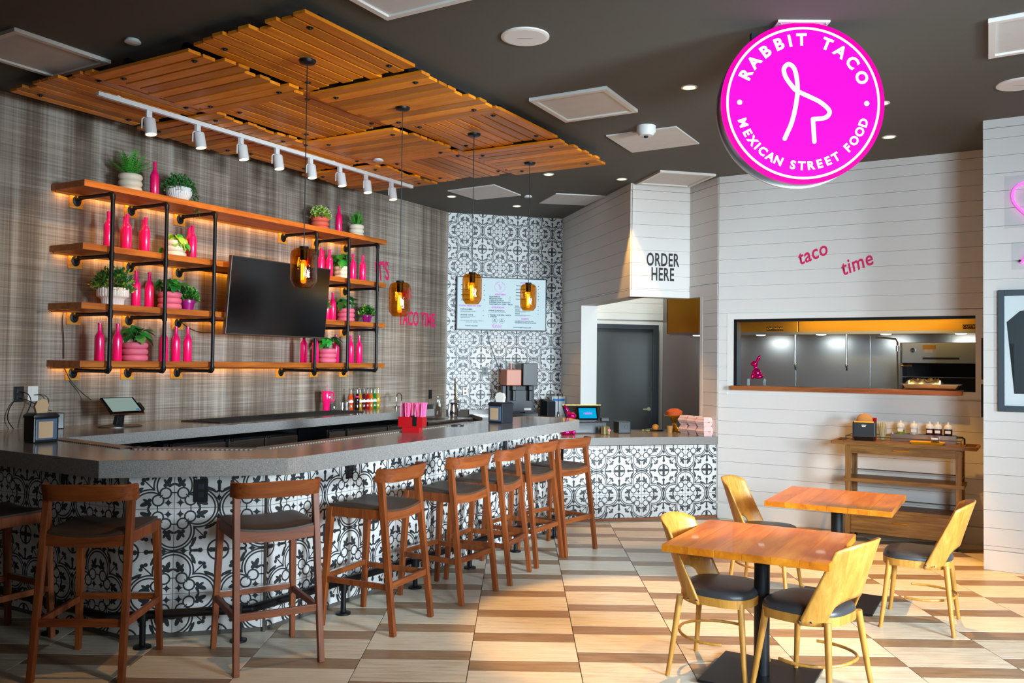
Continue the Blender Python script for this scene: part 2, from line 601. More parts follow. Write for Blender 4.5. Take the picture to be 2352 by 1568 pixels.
# ---------------------------------------------------------------- mesh builder
class MB:
    def __init__(self):
        self.v, self.f, self.uv = [], [], {}

    def add(self, vs, fs):
        n = len(self.v)
        self.v += [tuple(p) for p in vs]
        self.f += [tuple(i + n for i in q) for q in fs]
        return self

    def box(self, x0, x1, y0, y1, z0, z1):
        return self.add([(x0, y0, z0), (x1, y0, z0), (x1, y1, z0), (x0, y1, z0), (x0, y0, z1), (x1, y0, z1), (x1, y1, z1), (x0, y1, z1)],
                        [(0, 3, 2, 1), (4, 5, 6, 7), (0, 1, 5, 4), (1, 2, 6, 5), (2, 3, 7, 6), (3, 0, 4, 7)])

    def cbox(self, c, s):
        return self.box(c[0] - s[0] / 2, c[0] + s[0] / 2, c[1] - s[1] / 2, c[1] + s[1] / 2, c[2] - s[2] / 2, c[2] + s[2] / 2)

    def bar(self, p0, p1, w0, h0, w1=None, h1=None, side=(1, 0, 0)):
        """tapered square bar from p0 to p1; side gives the direction of its width"""
        w1 = w0 if w1 is None else w1
        h1 = h0 if h1 is None else h1
        p0, p1 = Vector(p0), Vector(p1)
        d = (p1 - p0).normalized()
        s = Vector(side)
        s = (s - d * s.dot(d)).normalized()
        t = d.cross(s)
        vs = []
        for p, w, h in ((p0, w0, h0), (p1, w1, h1)):
            for a, b in ((-1, -1), (1, -1), (1, 1), (-1, 1)):
                vs.append(p + s * a * w / 2 + t * b * h / 2)
        return self.add(vs, [(3, 2, 1, 0), (4, 5, 6, 7), (0, 1, 5, 4), (1, 2, 6, 5), (2, 3, 7, 6), (3, 0, 4, 7)])

    def prism(self, poly, z0, z1):
        n = len(poly)
        vs = [(x, y, z0) for x, y in poly] + [(x, y, z1) for x, y in poly]
        a = sum(poly[i][0] * poly[(i + 1) % n][1] - poly[(i + 1) % n][0] * poly[i][1] for i in range(n))
        fs = [tuple(range(n - 1, -1, -1)), tuple(range(n, 2 * n))] + [(i, (i + 1) % n, n + (i + 1) % n, n + i) for i in range(n)]
        if a < 0:
            fs = [tuple(reversed(q)) for q in fs]
        return self.add(vs, fs)

    def lathe(self, prof, n=20, c=(0, 0, 0), flute=0, depth=0., cap=True, sx=1., sy=1.):
        vs, fs = [], []
        for r, z in prof:
            for i in range(n):
                a = 2 * PI * i / n
                k = 1 - (depth * (.5 + .5 * math.cos(flute * a)) if flute else 0)
                vs.append((c[0] + sx * r * k * math.cos(a), c[1] + sy * r * k * math.sin(a), c[2] + z))
        m = len(prof)
        for j in range(m - 1):
            for i in range(n):
                fs.append((j * n + i, j * n + (i + 1) % n, (j + 1) * n + (i + 1) % n, (j + 1) * n + i))
        if cap:
            fs.append(tuple(range(n - 1, -1, -1)))
            fs.append(tuple((m - 1) * n + i for i in range(n)))
        return self.add(vs, fs)

    def cyl(self, c, r, z0, z1, n=20):
        return self.lathe([(r, z0), (r, z1)], n, c)

    def tube(self, pts, r, n=8, closed=False, cap=True):
        pts = [Vector(p) for p in pts]
        m = len(pts)
        rs = r if isinstance(r, (list, tuple)) else [r] * m
        vs, fs = [], []
        t0 = (pts[1] - pts[0]).normalized()
        ref = Vector((0, 0, 1)) if abs(t0.z) < .9 else Vector((1, 0, 0))
        nn = (ref - t0 * ref.dot(t0)).normalized()
        for i, p in enumerate(pts):
            if closed:
                t = pts[(i + 1) % m] - pts[i - 1]
            elif i == 0:
                t = pts[1] - pts[0]
            elif i == m - 1:
                t = pts[-1] - pts[-2]
            else:
                t = pts[i + 1] - pts[i - 1]
            t = t.normalized()
            nn = (nn - t * nn.dot(t)).normalized()
            bb = t.cross(nn)
            for k in range(n):
                a = 2 * PI * k / n
                vs.append(p + (nn * math.cos(a) + bb * math.sin(a)) * rs[i])
        for i in range(m if closed else m - 1):
            j = (i + 1) % m
            for k in range(n):
                fs.append((i * n + k, i * n + (k + 1) % n, j * n + (k + 1) % n, j * n + k))
        if cap and not closed:
            fs.append(tuple(range(n - 1, -1, -1)))
            fs.append(tuple((m - 1) * n + k for k in range(n)))
        return self.add(vs, fs)

    def ball(self, c, r, n=14, rot=None):
        rx, ry, rz = r if isinstance(r, (tuple, list)) else (r, r, r)
        m = max(6, n // 2 + 1)
        vs, fs = [], []
        M = rot or Matrix.Identity(3)
        for j in range(m + 1):
            th = PI * j / m
            for i in range(n):
                a = 2 * PI * i / n
                vs.append(Vector(c) + M @ Vector((rx * math.sin(th) * math.cos(a), ry * math.sin(th) * math.sin(a), -rz * math.cos(th))))
        for j in range(m):
            for i in range(n):
                fs.append((j * n + i, j * n + (i + 1) % n, (j + 1) * n + (i + 1) % n, (j + 1) * n + i))
        return self.add(vs, fs)

    def mesh(self, name, mat, smooth=True, bevel=0.):
        me = bpy.data.meshes.new(name)
        me.from_pydata([tuple(p) for p in self.v], [], self.f)
        me.materials.append(MATS[mat])
        if bevel:
            bm = bmesh.new()
            bm.from_mesh(me)
            bmesh.ops.remove_doubles(bm, verts=bm.verts, dist=1e-6)
            es = [e for e in bm.edges if len(e.link_faces) == 2 and e.calc_face_angle(0) > .5]
            bmesh.ops.bevel(bm, geom=es, offset=bevel, segments=2, affect='EDGES', profile=.6, clamp_overlap=True)
            bm.to_mesh(me)
            bm.free()
        me.validate()
        me.update()
        if smooth:
            me.polygons.foreach_set('use_smooth', [True] * len(me.polygons))
            me.set_sharp_from_angle(angle=R(38))
        return me

    def build(self, name, mat, parent=None, smooth=True, bevel=0., label=None):
        return put(name, self.mesh(name, mat, smooth, bevel), parent, label)


def put(name, me, parent=None, label=None, loc=None, rz=0., rot=None):
    o = bpy.data.objects.new(name, me)
    COL.objects.link(o)
    if parent:
        o.parent = parent
    if loc is not None:
        o.location = loc
    if rot is not None:
        o.rotation_euler = rot
    elif rz:
        o.rotation_euler = (0, 0, rz)
    if label:
        o['label'] = label
    return o


def thing(name, label, cat, loc=(0, 0, 0), rz=0., group=None, rot=None):
    o = bpy.data.objects.new(name, None)
    o.empty_display_size = .1
    COL.objects.link(o)
    o.location = loc
    o.rotation_euler = rot if rot else (0, 0, rz)
    return tag(o, label, cat, group)


def tag(o, label, cat, group=None):
    o['label'], o['category'] = label, cat
    if group:
        o['group'] = group
    return o


def single(name, mb, mat, label, cat, loc=(0, 0, 0), rz=0., group=None, smooth=True, bevel=0., rot=None):
    o = put(name, mb if isinstance(mb, bpy.types.Mesh) else mb.mesh(name, mat, smooth, bevel), None, None, loc, rz, rot)
    return tag(o, label, cat, group)


def struct(name, mb, mat, loc=(0, 0, 0), rz=0., smooth=False, bevel=0., label=None):
    o = put(name, mb.mesh(name, mat, smooth, bevel) if mb else None, None, label, loc, rz)
    o['kind'] = 'structure'
    return o


def copy_tree(o, parent=None):
    c = o.copy()
    COL.objects.link(c)
    c.parent = parent
    for ch in o.children:
        copy_tree(ch, c)
    return c


class Frame:
    """upright reference frame: x along a wall, y into the wall, z up"""
    def __init__(self, ox, oy, deg):
        a = R(deg)
        self.o = Vector((ox, oy, 0))
        self.x = Vector((math.sin(a), math.cos(a), 0))
        self.y = Vector((-math.cos(a), math.sin(a), 0))
        self.rz = math.atan2(self.x.y, self.x.x)

    def w(self, x, y=0., z=0.):
        p = self.o + self.x * x + self.y * y
        return (p.x, p.y, z)


W = Frame(-4.159, 6.811, 30.)         # left wall (bar wall), d = -y
T = Frame(-1.051, 12.246, 75.5)       # tiled back wall
O = Frame(2.254, 9.773, 75.5)         # front of the order counter
K = Frame(2.24, 9.76, 121.)           # white wall with the pass-through window
PR = Frame(3.96, 7.43, 121.)          # white pier on the right
SL = Frame(.627, 12.68, 165.23)       # white wall beside the tiles
SF = Frame(1.299, 10.131, 75.3)       # ORDER HERE face
SG = Frame(2.025, 10.322, 159.1)      # short return beside it
CEIL = 3.82

# ---------------------------------------------------------------- text as flat print
FONT_CACHE = {}


def text_mesh(txt, mat, size=1., shear=0., offset=0., xs=1., align='CENTER', space=1., line=1., extrude=0.):
    c = bpy.data.curves.new('lettering', 'FONT')
    c.body, c.size, c.shear, c.offset, c.align_x, c.align_y = txt, size, shear, offset, align, 'CENTER'
    c.space_character, c.space_line, c.extrude = space, line, extrude
    c.resolution_u = 3
    o = bpy.data.objects.new('lettering', c)
    COL.objects.link(o)
    dg = bpy.context.evaluated_depsgraph_get()
    me = bpy.data.meshes.new_from_object(o.evaluated_get(dg))
    bpy.data.objects.remove(o)
    bpy.data.curves.remove(c)
    for v in me.vertices:
        v.co.x *= xs
    me.materials.clear()
    me.materials.append(MATS[mat])
    return me


def upright(me):
    """turn flat text (xy) so that it stands on a wall facing -y"""
    for v in me.vertices:
        x, y, z = v.co
        v.co = (x, -z, y)
    me.update()
    return me


# ================================================================ SETTING
# ---------------------------------------------------------------- floor
fl = struct('floor', MB().box(-9, 9, -5, 15, -.06, -.008), 'grout')
pale = MB().box(-.3095, .3095, -.1685, .1685, -.008, 0).mesh('pale_floor_plank', 'pale_plank', False, .0015)
brown = MB().box(-.3095, .3095, -.0840, .0840, -.008, 0).mesh('brown_floor_plank', 'brown_plank', False, .0015)
for ci in range(-6, 9):
    x = -.265 + .6235 * ci + .31175
    y0 = 4.82 if ci % 2 == 0 else 4.985
    for k in range(-5, 11):
        y = y0 + .51 * k
        put('brown_floor_plank', brown, fl, None, (x, y + .085, 0))
        put('pale_floor_plank', pale, fl, None, (x, y + .17 + .17, 0))

# ---------------------------------------------------------------- ceiling
ce = struct('ceiling', MB().box(-9, 9, -3.5, 15, CEIL, CEIL + .1), 'ceiling_paint')

# ---------------------------------------------------------------- left wall with plaid wallpaper
def uv_wall(name, fr, x0, x1, z0, z1, mat, thick=.15):
    b = MB().box(x0, x1, 0, thick, z0, z1)
    me = b.mesh(name, mat, False)
    uvl = me.uv_layers.new(name='UVMap')
    for p in me.polygons:
        for li in p.loop_indices:
            v = me.vertices[me.loops[li].vertex_index].co
            uvl.data[li].uv = (v.x + v.y, v.z)
    o = put(name, me, None, None, fr.w(0, 0), fr.rz)
    o['kind'] = 'structure'
    return o


uv_wall('wall_left', W, -7., 6.262, 0, CEIL, 'plaid_wallpaper')
st = MB().box(-.008, .008, -.012, 0, .9, CEIL)
struct('trim_1', st, 'white_trim', T.w(.0, 0), T.rz)

# ---------------------------------------------------------------- printed tiles
TS = .26
tile_cache = {}


def tile_mesh(u0, u1, v0, v1, fu, fv):
    """one cement tile; u,v run 0..1 over the full tile, cut tiles are narrower"""
    key = tuple(round(q, 3) for q in (u0, u1, v0, v1)) + (fu, fv)
    if key in tile_cache:
        return tile_cache[key]
    g = .0016
    x0, x1, z0, z1 = u0 * TS + g, u1 * TS - g, v0 * TS + g, v1 * TS - g
    me = MB().box(x0, x1, -.011, 0, z0, z1).mesh('tile', 'encaustic_print', False)
    l = me.uv_layers.new(name='UVMap')
    for p in me.polygons:
        for li in p.loop_indices:
            v = me.vertices[me.loops[li].vertex_index].co
            uu, vv = v.x / TS, v.z / TS
            l.data[li].uv = (1 - uu if fu else uu, 1 - vv if fv else vv)
    tile_cache[key] = me
    return me


def tile_field(parent, length, z0, z1, qx, qz, holes=()):
    """tiles over x 0..length, z z0..z1 in the parent's plane; a quatrefoil centre sits at (qx, qz)"""
    n = 0
    i0 = math.floor((0 - qx) / TS + 1e-6)
    i1 = math.ceil((length - qx) / TS - 1e-6)
    j0 = math.floor((z0 - qz) / TS + 1e-6)
    j1 = math.ceil((z1 - qz) / TS - 1e-6)
    for i in range(i0, i1):
        for j in range(j0, j1):
            x, z = qx + i * TS, qz + j * TS
            u0, u1 = max(0, -x / TS), min(1, (length - x) / TS)
            v0, v1 = max(0, (z0 - z) / TS), min(1, (z1 - z) / TS)
            if u1 - u0 < .04 or v1 - v0 < .04:
                continue
            put('tile', tile_mesh(u0, u1, v0, v1, i % 2 == 1, j % 2 == 1), parent, None, (x, 0, z))
            n += 1
    return n


wb_ = struct('wall_back', MB().box(0, 1.733, .0, .15, 0, CEIL), 'grout', T.w(0, 0), T.rz)
tile_field(wb_, 1.733, 1.03, CEIL, .256, 3.58 - .52 * 5)
struct('baseboard_back', MB().box(.35, 1.733, -.03, 0, .96, 1.03), 'grey_quartz', T.w(0, 0), T.rz)

# ---------------------------------------------------------------- white shiplap walls
BP = .15


def boards(parent, x0, x1, z0, z1, zoff=0., holes=()):
    """horizontal boards with shadow gaps between z0 and z1; holes are (x0, x1, z0, z1)"""
    j = math.floor((z0 - zoff) / BP)
    while zoff + j * BP < z1 - 1e-4:
        a, b = max(z0, zoff + j * BP), min(z1, zoff + (j + 1) * BP)
        j += 1
        if b - a < .012:
            continue
        spans = [(x0, x1)]
        for hx0, hx1, hz0, hz1 in holes:
            if a < hz1 - .01 and b > hz0 + .01:
                if a < hz0 - .01:
                    pass
                ns = []
                for s0, s1 in spans:
                    if hx0 > s0:
                        ns.append((s0, min(s1, hx0)))
                    if hx1 < s1:
                        ns.append((max(s0, hx1), s1))
                spans = [s for s in ns if s[1] - s[0] > .01]
        for s0, s1 in spans:
            MB().box(s0, s1, -.018, 0, a + .0014, b - .0014).build('board', 'white_paint', parent, False)


# wall beside the tiles (reaches the floor only up to the opening's jamb)
wl = struct('wall_order_left', MB().box(0, .90, 0, .20, 0, CEIL).box(.90, 2.636, 0, .20, 2.49, CEIL), 'white_paint', SL.w(0, 0), SL.rz)
boards(wl, 0, .90, 0, 2.56, .04)
boards(wl, 0, 2.636, 2.57, 3.74, .04)
MB().box(.9, 2.65, -.022, 0, 2.49, 2.567).build('board', 'white_paint', wl, False)
MB().box(0, 2.65, -.022, 0, 3.745, CEIL).build('board', 'white_paint', wl, False)
MB().box(.865, .905, -.022, .205, 0, 2.49).build('corner_bead', 'white_trim', wl, False)
wf = struct('wall_order_front', MB().box(0, .750, .0, .15, 2.49, CEIL), 'white_paint', SF.w(0, 0), SF.rz)
boards(wf, 0, .750, 2.57, 3.74, .04)
MB().box(-.005, .755, -.022, 0, 2.49, 2.567).build('board', 'white_paint', wf, False)
MB().box(-.005, .755, -.022, 0, 3.745, CEIL).build('board', 'white_paint', wf, False)
wg = struct('wall_order_right', MB().box(0, .245, 0, .14, 2.49, CEIL).box(.245, .60, 0, .14, 0, CEIL), 'white_paint', SG.w(0, 0), SG.rz)
boards(wg, .30, .60, 0, 2.62, .04)
boards(wg, 0, .60, 2.625, 3.74, .04)
MB().box(0, .60, -.022, 0, 2.49, 2.62).build('board', 'white_paint', wg, False)
MB().box(0, .60, -.022, 0, 3.745, CEIL).build('board', 'white_paint', wg, False)
MB().box(.245, .300, -.020, .145, 0, 2.49).build('corner_bead', 'white_trim', wg, False)

# white wall with the pass-through window
KW = 2.68
WIN = (.17, 2.55, 1.465, 2.212)
wr = struct('wall_right', MB().box(0, WIN[0], 0, .15, 0, CEIL).box(WIN[1], KW + .1, 0, .15, 0, CEIL).box(WIN[0], WIN[1], 0, .15, 0, WIN[2]).box(WIN[0], WIN[1], 0, .15, WIN[3], CEIL),
            'white_paint', K.w(0, 0), K.rz)
boards(wr, 0, KW, .17, 3.745, .03, holes=((WIN[0] - .07, WIN[1] + .06, WIN[2] - .06, WIN[3] + .06),))
MB().box(0, KW, -.022, 0, 3.748, CEIL).build('board', 'white_paint', wr, False)
struct('baseboard_right', MB().box(0, KW, -.024, 0, 0, .165), 'white_trim', K.w(0, 0), K.rz, bevel=.004)
wn = struct('window_1', None, None, K.w(0, 0), K.rz)
a0, a1, b0, b1 = WIN
for nm, q in (('casing', (a0 - .07, a0, b0 - .06, b1 + .06)), ('casing', (a1, a1 + .06, b0 - .06, b1 + .06)), ('casing', (a0, a1, b1, b1 + .06)), ('casing', (a0, a1, b0 - .06, b0))):
    MB().box(q[0], q[1], -.021, 0, q[2], q[3]).build(nm, 'white_trim', wn, False)
MB().box(a0, a0 + .035, .0, .15, b0, b1).build('window_jamb', 'black_metal', wn, False)
MB().box(a0, a1, .0, .15, b1 - .025, b1).build('window_head', 'black_metal', wn, False)

# right-hand pier
wp = struct('wall_pier', MB().box(0, 4., 0, 1.13, 0, CEIL), 'white_paint', PR.w(0, 0), PR.rz)
boards(wp, 0, 4., .17, 3.745, .055)
MB().box(0, 4., -.022, 0, 3.748, CEIL).build('board', 'white_paint', wp, False)
struct('baseboard_pier', MB().box(0, 4., -.024, 0, 0, .165), 'white_trim', PR.w(0, 0), PR.rz, bevel=.004)

# ---------------------------------------------------------------- kitchen beyond the opening and the window
wk = struct('wall_kitchen_door', MB().box(1.75, 3.45, 0.0, .12, 0, CEIL), 'white_paint', T.w(0, 0), T.rz)
boards(wk, 1.76, 3.38, 2.36, 3.75, .06)
dr = struct('door_1', MB().box(2.20, 3.13, -.03, -.002, 0, 2.22), 'kitchen_door', T.w(0, 0), T.rz)
for q in ((2.13, 2.20, 0, 2.29), (3.13, 3.22, 0, 2.29), (2.20, 3.13, 2.22, 2.29)):
    MB().box(q[0], q[1], -.07, 0, q[2], q[3]).build('door_frame', 'kitchen_door_frame', dr, False, .004)
MB().tube([(3.08, -.03, 1.03), (3.08, -.08, 1.03), (2.97, -.085, 1.03)], .011, 10).cyl((3.08, -.035, 1.03), .0, 0, 0.001).build('door_handle', 'satin_handle', dr)
MB().tube([(3.08, -.03, 1.03), (3.08, -.045, 1.03)], .03, 14).build('handle_rose', 'satin_handle', dr)
sp_ = struct('wall_kitchen_back', MB().box(-1.56, 3.4, 2.25, 2.7, 0, 3.4), 'dark_steel', K.w(0, 0), K.rz)
for x0 in (-1.55, -.60, .32, 1.24, 2.16):
    MB().box(x0 + .002, x0 + .918 if x0 > -1.5 else x0 + .948, 2.235, 2.25, .5, 2.3).build('steel_panel', 'brushed_steel', sp_, False, .002)
struct('wall_kitchen_side', MB().box(2.95, 3.05, .15, 2.25, 0, 3.4), 'white_paint', K.w(0, 0), K.rz)
struct('ceiling_kitchen', MB().box(-.2, 3.4, .15, 2.25, 2.75, 2.8), 'white_paint', K.w(0, 0), K.rz)
hd = thing('exhaust_hood', 'long stainless exhaust hood above the kitchen cooking line', 'exhaust hood', K.w(0, 0, 2.1), K.rz)
MB().box(-1.05, .60, 1.13, 2.2, .0, .66).build('hood_body', 'hood_steel_warm_reflect', hd, False, .006)
MB().box(.605, 2.9, 1.13, 2.2, .0, .66).build('hood_body', 'hood_steel_warm_reflect', hd, False, .006)
MB().box(-1.06, -1.05, 1.13, 2.2, .0, .66).build('hood_end', 'hood_brown_reflect', hd, False)
MB().box(-1.02, 2.9, 1.12, 1.16, -.02, .012).build('hood_lip', 'brushed_steel', hd, False)
for x in (.33, 2.46):
    MB().box(x - .1, x + .1, 1.122, 1.13, .03, .075).build('maker_plate', 'black_metal', hd, False)
    put('lettering', upright(text_mesh('CAPTIVEAIRE', 'yellow_tray', .034, .3, .001)), hd, None, (x, 1.120, .052))
for x in (-.85, 0., .75, 1.5, 2.3):
    MB().lathe([(.06, .0), (.06, -.006), (.045, -.012), (.0, -.013)], 16, (x, 1.7, 0)).build('hood_lamp', 'hood_lamp', hd)
    l = area('hood_light', K.w(x, 1.75, 2.04), K.w(x, 2.0, .9), .25, .15, 2.4, (.93, 1., .98))

area('hood_warm_fill', K.w(1.35, .24, 2.27), K.w(1.35, 1.5, 2.35), 1.9, .05, 4, (1., .66, .22))     # unseen fill light added behind the window head to warm the hood front
area('kitchen_door_fill', T.w(2.6, -1.0, 3.5), T.w(2.6, -.2, 1.2), .6, .6, 26, (.92, 1., .93))  # hidden fill added to brighten the wall around the kitchen door

# ceiling fixtures
vent_defs = [
    ('large white ceiling vent panel above the left wall', [(-3.273, 5.494), (-2.933, 6.095), (-3.517, 6.438), (-3.857, 5.837)], True),
    ('white ceiling panel cut off by the top edge, beside the slatted wood', [(-.837, 5.275), (-.26, 4.94), (-.60, 4.36), (-1.177, 4.695)], True),
    ('framed white ceiling grille between the slatted wood and the round sign', [(.052, 6.889), (.64, 6.567), (.961, 7.171), (.377, 7.5)], True),
    ('plain white ceiling access panel right behind the smoke detector', [(.779, 7.991), (1.368, 7.661), (1.693, 8.243), (1.101, 8.608)], False),
    ('white ceiling panel nearest the slatted wood, above the menu screen', [(-.913, 10.654), (-.325, 10.259), (-.003, 10.884), (-.579, 11.206)], False),
    ('white ceiling panel tucked against the sloping white wall by the tiles', [(.234, 11.406), (.432, 10.76), (1.062, 10.885), (.859, 11.529)], False),
    ('white ceiling panel touching the white block above the order lettering', [(1.340, 10.06), (1.510, 9.409), (2.157, 9.576), (1.985, 10.220)], True),
    ('white ceiling panel right of the round sign at the frame edge', [(2.821, 5.232), (3.40, 4.86), (3.735, 5.478), (3.154, 5.85)], True),
]
for lb, q, rim in vent_defs:
    c = Vector((sum(p[0] for p in q) / 4, sum(p[1] for p in q) / 4, CEIL))
    t = thing('ceiling_panel', lb, 'ceiling panel', c, group='white ceiling panels')
    loc = [(p[0] - c.x, p[1] - c.y) for p in q]
    MB().prism(loc, -.012, 0).build('panel', 'vent_white', t, False)
    if rim:
        b = MB()
        for i in range(4):
            p, r_ = Vector((*loc[i], -.016)), Vector((*loc[(i + 1) % 4], -.016))
            inw = -((p + r_) / 2).normalized() * .02
            b.bar(p + inw, r_ + inw, .022, .04, side=(0, 0, 1))
        b.build('rim', 'white_trim', t, False)

for (x, y, r_, lb) in ((.012, 5.576, .158, 'round white ceiling speaker in front of the slatted wood'), (3.70, 6.43, .158, 'round white ceiling speaker half outside the right edge'),
                       (1.57, 4.73, .16, 'round ceiling speaker tinted pink at the top edge above the sign')):
    t = thing('ceiling_speaker', lb, 'speaker', (x, y, CEIL), group='ceiling speakers')
    MB().lathe([(r_, 0), (r_, -.008), (r_ - .02, -.014), (r_ - .022, -.014)], 40).build('bezel', 'white_trim', t)
    MB().lathe([(r_ - .024, -.006), (r_ - .024, -.012), (.001, -.012)], 40).build('grille', 'vent_white', t)
    MB().box(-.05, .05, -.004, .004, -.0145, -.012).build('badge', 'brushed_steel', t)
for (x, y, z, lb) in ((-2.599, 5.696, CEIL, 'small white sprinkler cover disc left of the slatted wood'), (.086, 10.936, CEIL, 'small white sprinkler cover disc above the menu screen'),
                      (-1.41, 8.46, 3.685, 'small white sprinkler cover disc set in the slatted wood')):
    single('sprinkler_cover', MB().lathe([(.042, -.0), (.042, -.012), (.052, -.012), (.052, -.020), (.045, -.024)], 24), 'white_plastic', lb, 'sprinkler cover', (x, y, z), group='sprinkler covers')
t = thing('smoke_detector', 'white round smoke detector beside the ceiling access panel', 'smoke detector', (1.105, 7.684, CEIL))
MB().lathe([(.085, 0), (.085, -.05), (.062, -.085), (.03, -.088)], 28).build('housing', 'white_plastic', t)
MB().lathe([(.02, -.086), (.02, -.1), (.01, -.104)], 16).build('sensor', 'dark_plastic', t)

downs = [(1.273, 6.581, 'recessed warm downlight left of the round sign', (.98, 5.75)), (.303, 9.683, 'recessed warm downlight at the far edge of the slatted wood', None), (1.149, 9.897, 'recessed warm downlight beside the order lettering block', None),
         (-.895, 11.045, 'recessed warm downlight beside the plaid wall corner', None), (-.06, 11.677, 'recessed warm downlight closest to the printed tile wall', None),
         (3.379, 7.958, 'recessed warm downlight above the kitchen window wall', None), (2.888, 6.942, 'recessed warm downlight peeking out right of the round sign', None)]
WARM = (1., .50, .10)
for i, (x, y, lb, tg) in enumerate(downs):
    t = thing('downlight', lb, 'downlight', (x, y, CEIL), group='recessed downlights')
    MB().lathe([(.062, 0), (.062, -.005), (.048, -.006), (.047, .0)], 26, cap=False).build('trim_ring', 'white_trim', t)
    MB().lathe([(.046, -.002), (.03, -.006), (.0, -.007)], 22).build('lens', 'lamp_warm', t)
DOWN_POWER = [620, 110, 170, 70, 70, 330, 560]
for i, (x, y, lb, tg) in enumerate(downs):
    p = tg or (x, y)
    spot('downlight_beam', (x, y, CEIL - .03), (p[0], p[1], 0), DOWN_POWER[i], WARM, (40, 54, 54, 54, 54, 50, 44)[i], .3, .03)

for x, y in ((1.25, 4.35), (-1.1, 4.3), (2.75, 4.55)):       # unseen lamps added to warm the near table, front stools and floor
    spot('downlight_beam', (x, y, CEIL - .03), (x, y, 0), 170 if x > 0 else 95, WARM, 50, .35, .03)
    t = thing('downlight', 'added out-of-view warm downlight above the %s' % {1.25: 'near table', -1.1: 'front stools', 2.75: 'right-hand floor'}[x], 'downlight', (x, y, CEIL), group='recessed downlights')
    MB().lathe([(.062, 0), (.062, -.005), (.048, -.006), (.047, .0)], 26, cap=False).build('trim_ring', 'white_trim', t)
    MB().lathe([(.046, -.002), (.03, -.006), (.0, -.007)], 22).build('lens', 'lamp_warm', t)

# ================================================================ CEILING SLATS
S_EDGE = [-.10, .965, 2.03, 3.04, 4.10]
T_EDGE = [.33, 1.34, 2.38, 3.42]
slat_meshes = {}


def slat_mesh(ln, wd):
    key = (round(ln, 2), round(wd, 3))
    if key not in slat_meshes:
        slat_meshes[key] = MB().box(-ln / 2, ln / 2, -wd / 2, wd / 2, 0, .022).mesh('slat', 'slat_wood', False, .002)
    return slat_meshes[key]


bolt_me = MB().lathe([(.022, .0), (.022, -.004), (.012, -.005), (.011, -.012), (.0, -.013)], 12).mesh('bolt', 'black_metal')
names_s = ['nearest', 'second', 'third', 'farthest']
names_t = ['along the plaid wall', 'in the middle row', 'on the outer row']
for i in range(4):
    for j in range(3):
        along = (i + j) % 2 == 0
        s0, s1, d0, d1 = S_EDGE[i], S_EDGE[i + 1], T_EDGE[j], T_EDGE[j + 1]
        zc = 3.725 if along else 3.695
        t = thing('slat_panel', '%s ceiling panel of orange wood slats %s, %s' % (names_s[i], names_t[j], 'running along the wall' if along else 'running across'),
                  'slat panel', W.w((s0 + s1) / 2, -(d0 + d1) / 2, zc), W.rz, 'slatted wood ceiling panels')
        cs, cd = (s1 - s0), (d1 - d0)
        n = 9
        span = cd if along else cs
        ln = cs if along else cd
        pitch = span / n
        for k in range(n):
            off = -span / 2 + pitch * (k + .5)
            jit = RND.choice((-.035, -.01, .012, .035))
            me = slat_mesh(ln * 1.0, pitch - .020)
            if along:
                put('slat', me, t, None, (jit, off, 0), 0)
            else:
                put('slat', me, t, None, (off, -jit, 0), PI / 2)
        for a in (-.36, .36):
            c_ = span * a
            b_ = ln * .36
            for sgn in (-1, 1):
                p = (sgn * b_, c_) if along else (c_, sgn * b_)
                put('bolt', bolt_me, t, None, (p[0], p[1], 0))
        # dark hanger battens carrying the slats
        for sgn in (-1, 1):
            b_ = ln * .30 * sgn
            m_ = MB()
            if along:
                m_.box(b_ - .02, b_ + .02, -span / 2 + .12, span / 2 - .12, .022, CEIL - zc)
            else:
                m_.box(-span / 2 + .12, span / 2 - .12, b_ - .02, b_ + .02, .022, CEIL - zc)
            m_.build('batten', 'black_metal', t, False)

# ================================================================ TRACK LIGHT
tr = thing('track_light', 'white ceiling track with eight cylindrical spot heads', 'track light', W.w(0, -1.065, 3.655), W.rz)
MB().box(.18, 4.0, -.018, .018, 0, .036).build('track_rail', 'white_plastic', tr, False, .003)
MB().box(.13, .18, -.016, .016, .003, .033).build('feed_end', 'white_plastic', tr, False)
for x in (.3, 1.5, 2.7, 3.6):
    MB().box(x - .012, x + .012, -.012, .012, .036, .045).build('track_mount', 'white_plastic', tr, False)
HEADS = [.572, 1.043, 1.509, 1.937, 2.377, 2.796, 3.203, 3.628]
for hi, x in enumerate(HEADS):
    hp = put('spot_head', None, tr, None, (x, 0, 0))
    hp.rotation_euler = (0, 0, RND.uniform(-.3, .3))
    MB().box(-.022, .022, -.016, .016, -.055, .0).build('adapter', 'white_plastic', hp, False, .003)
    MB().tube([(-.052, 0, -.15), (-.052, 0, -.075), (-.04, 0, -.062), (.04, 0, -.062), (.052, 0, -.075), (.052, 0, -.15)], .0055, 8).build('yoke', 'white_plastic', hp)
    lean = R(-9)
    rot = (lean, R(RND.uniform(-4, 4)), 0)
    can = MB().lathe([(.0, -.068), (.040, -.068), (.043, -.075), (.046, -.195), (.041, -.195), (.040, -.185)], 22, cap=False).build('lamp_can', 'white_plastic', hp)
    can.rotation_euler = rot
    ln_ = MB().lathe([(.040, -.190), (.0, -.191)], 20, cap=False).build('lamp_lens', 'lamp_warm', hp)
    ln_.rotation_euler = rot
    p = Vector(W.w(x, -1.065, 3.44))
    spot('track_beam', p, W.w(x + .05, -.12, 2.3), 24, (1., .62, .24), 72, .7, .03)

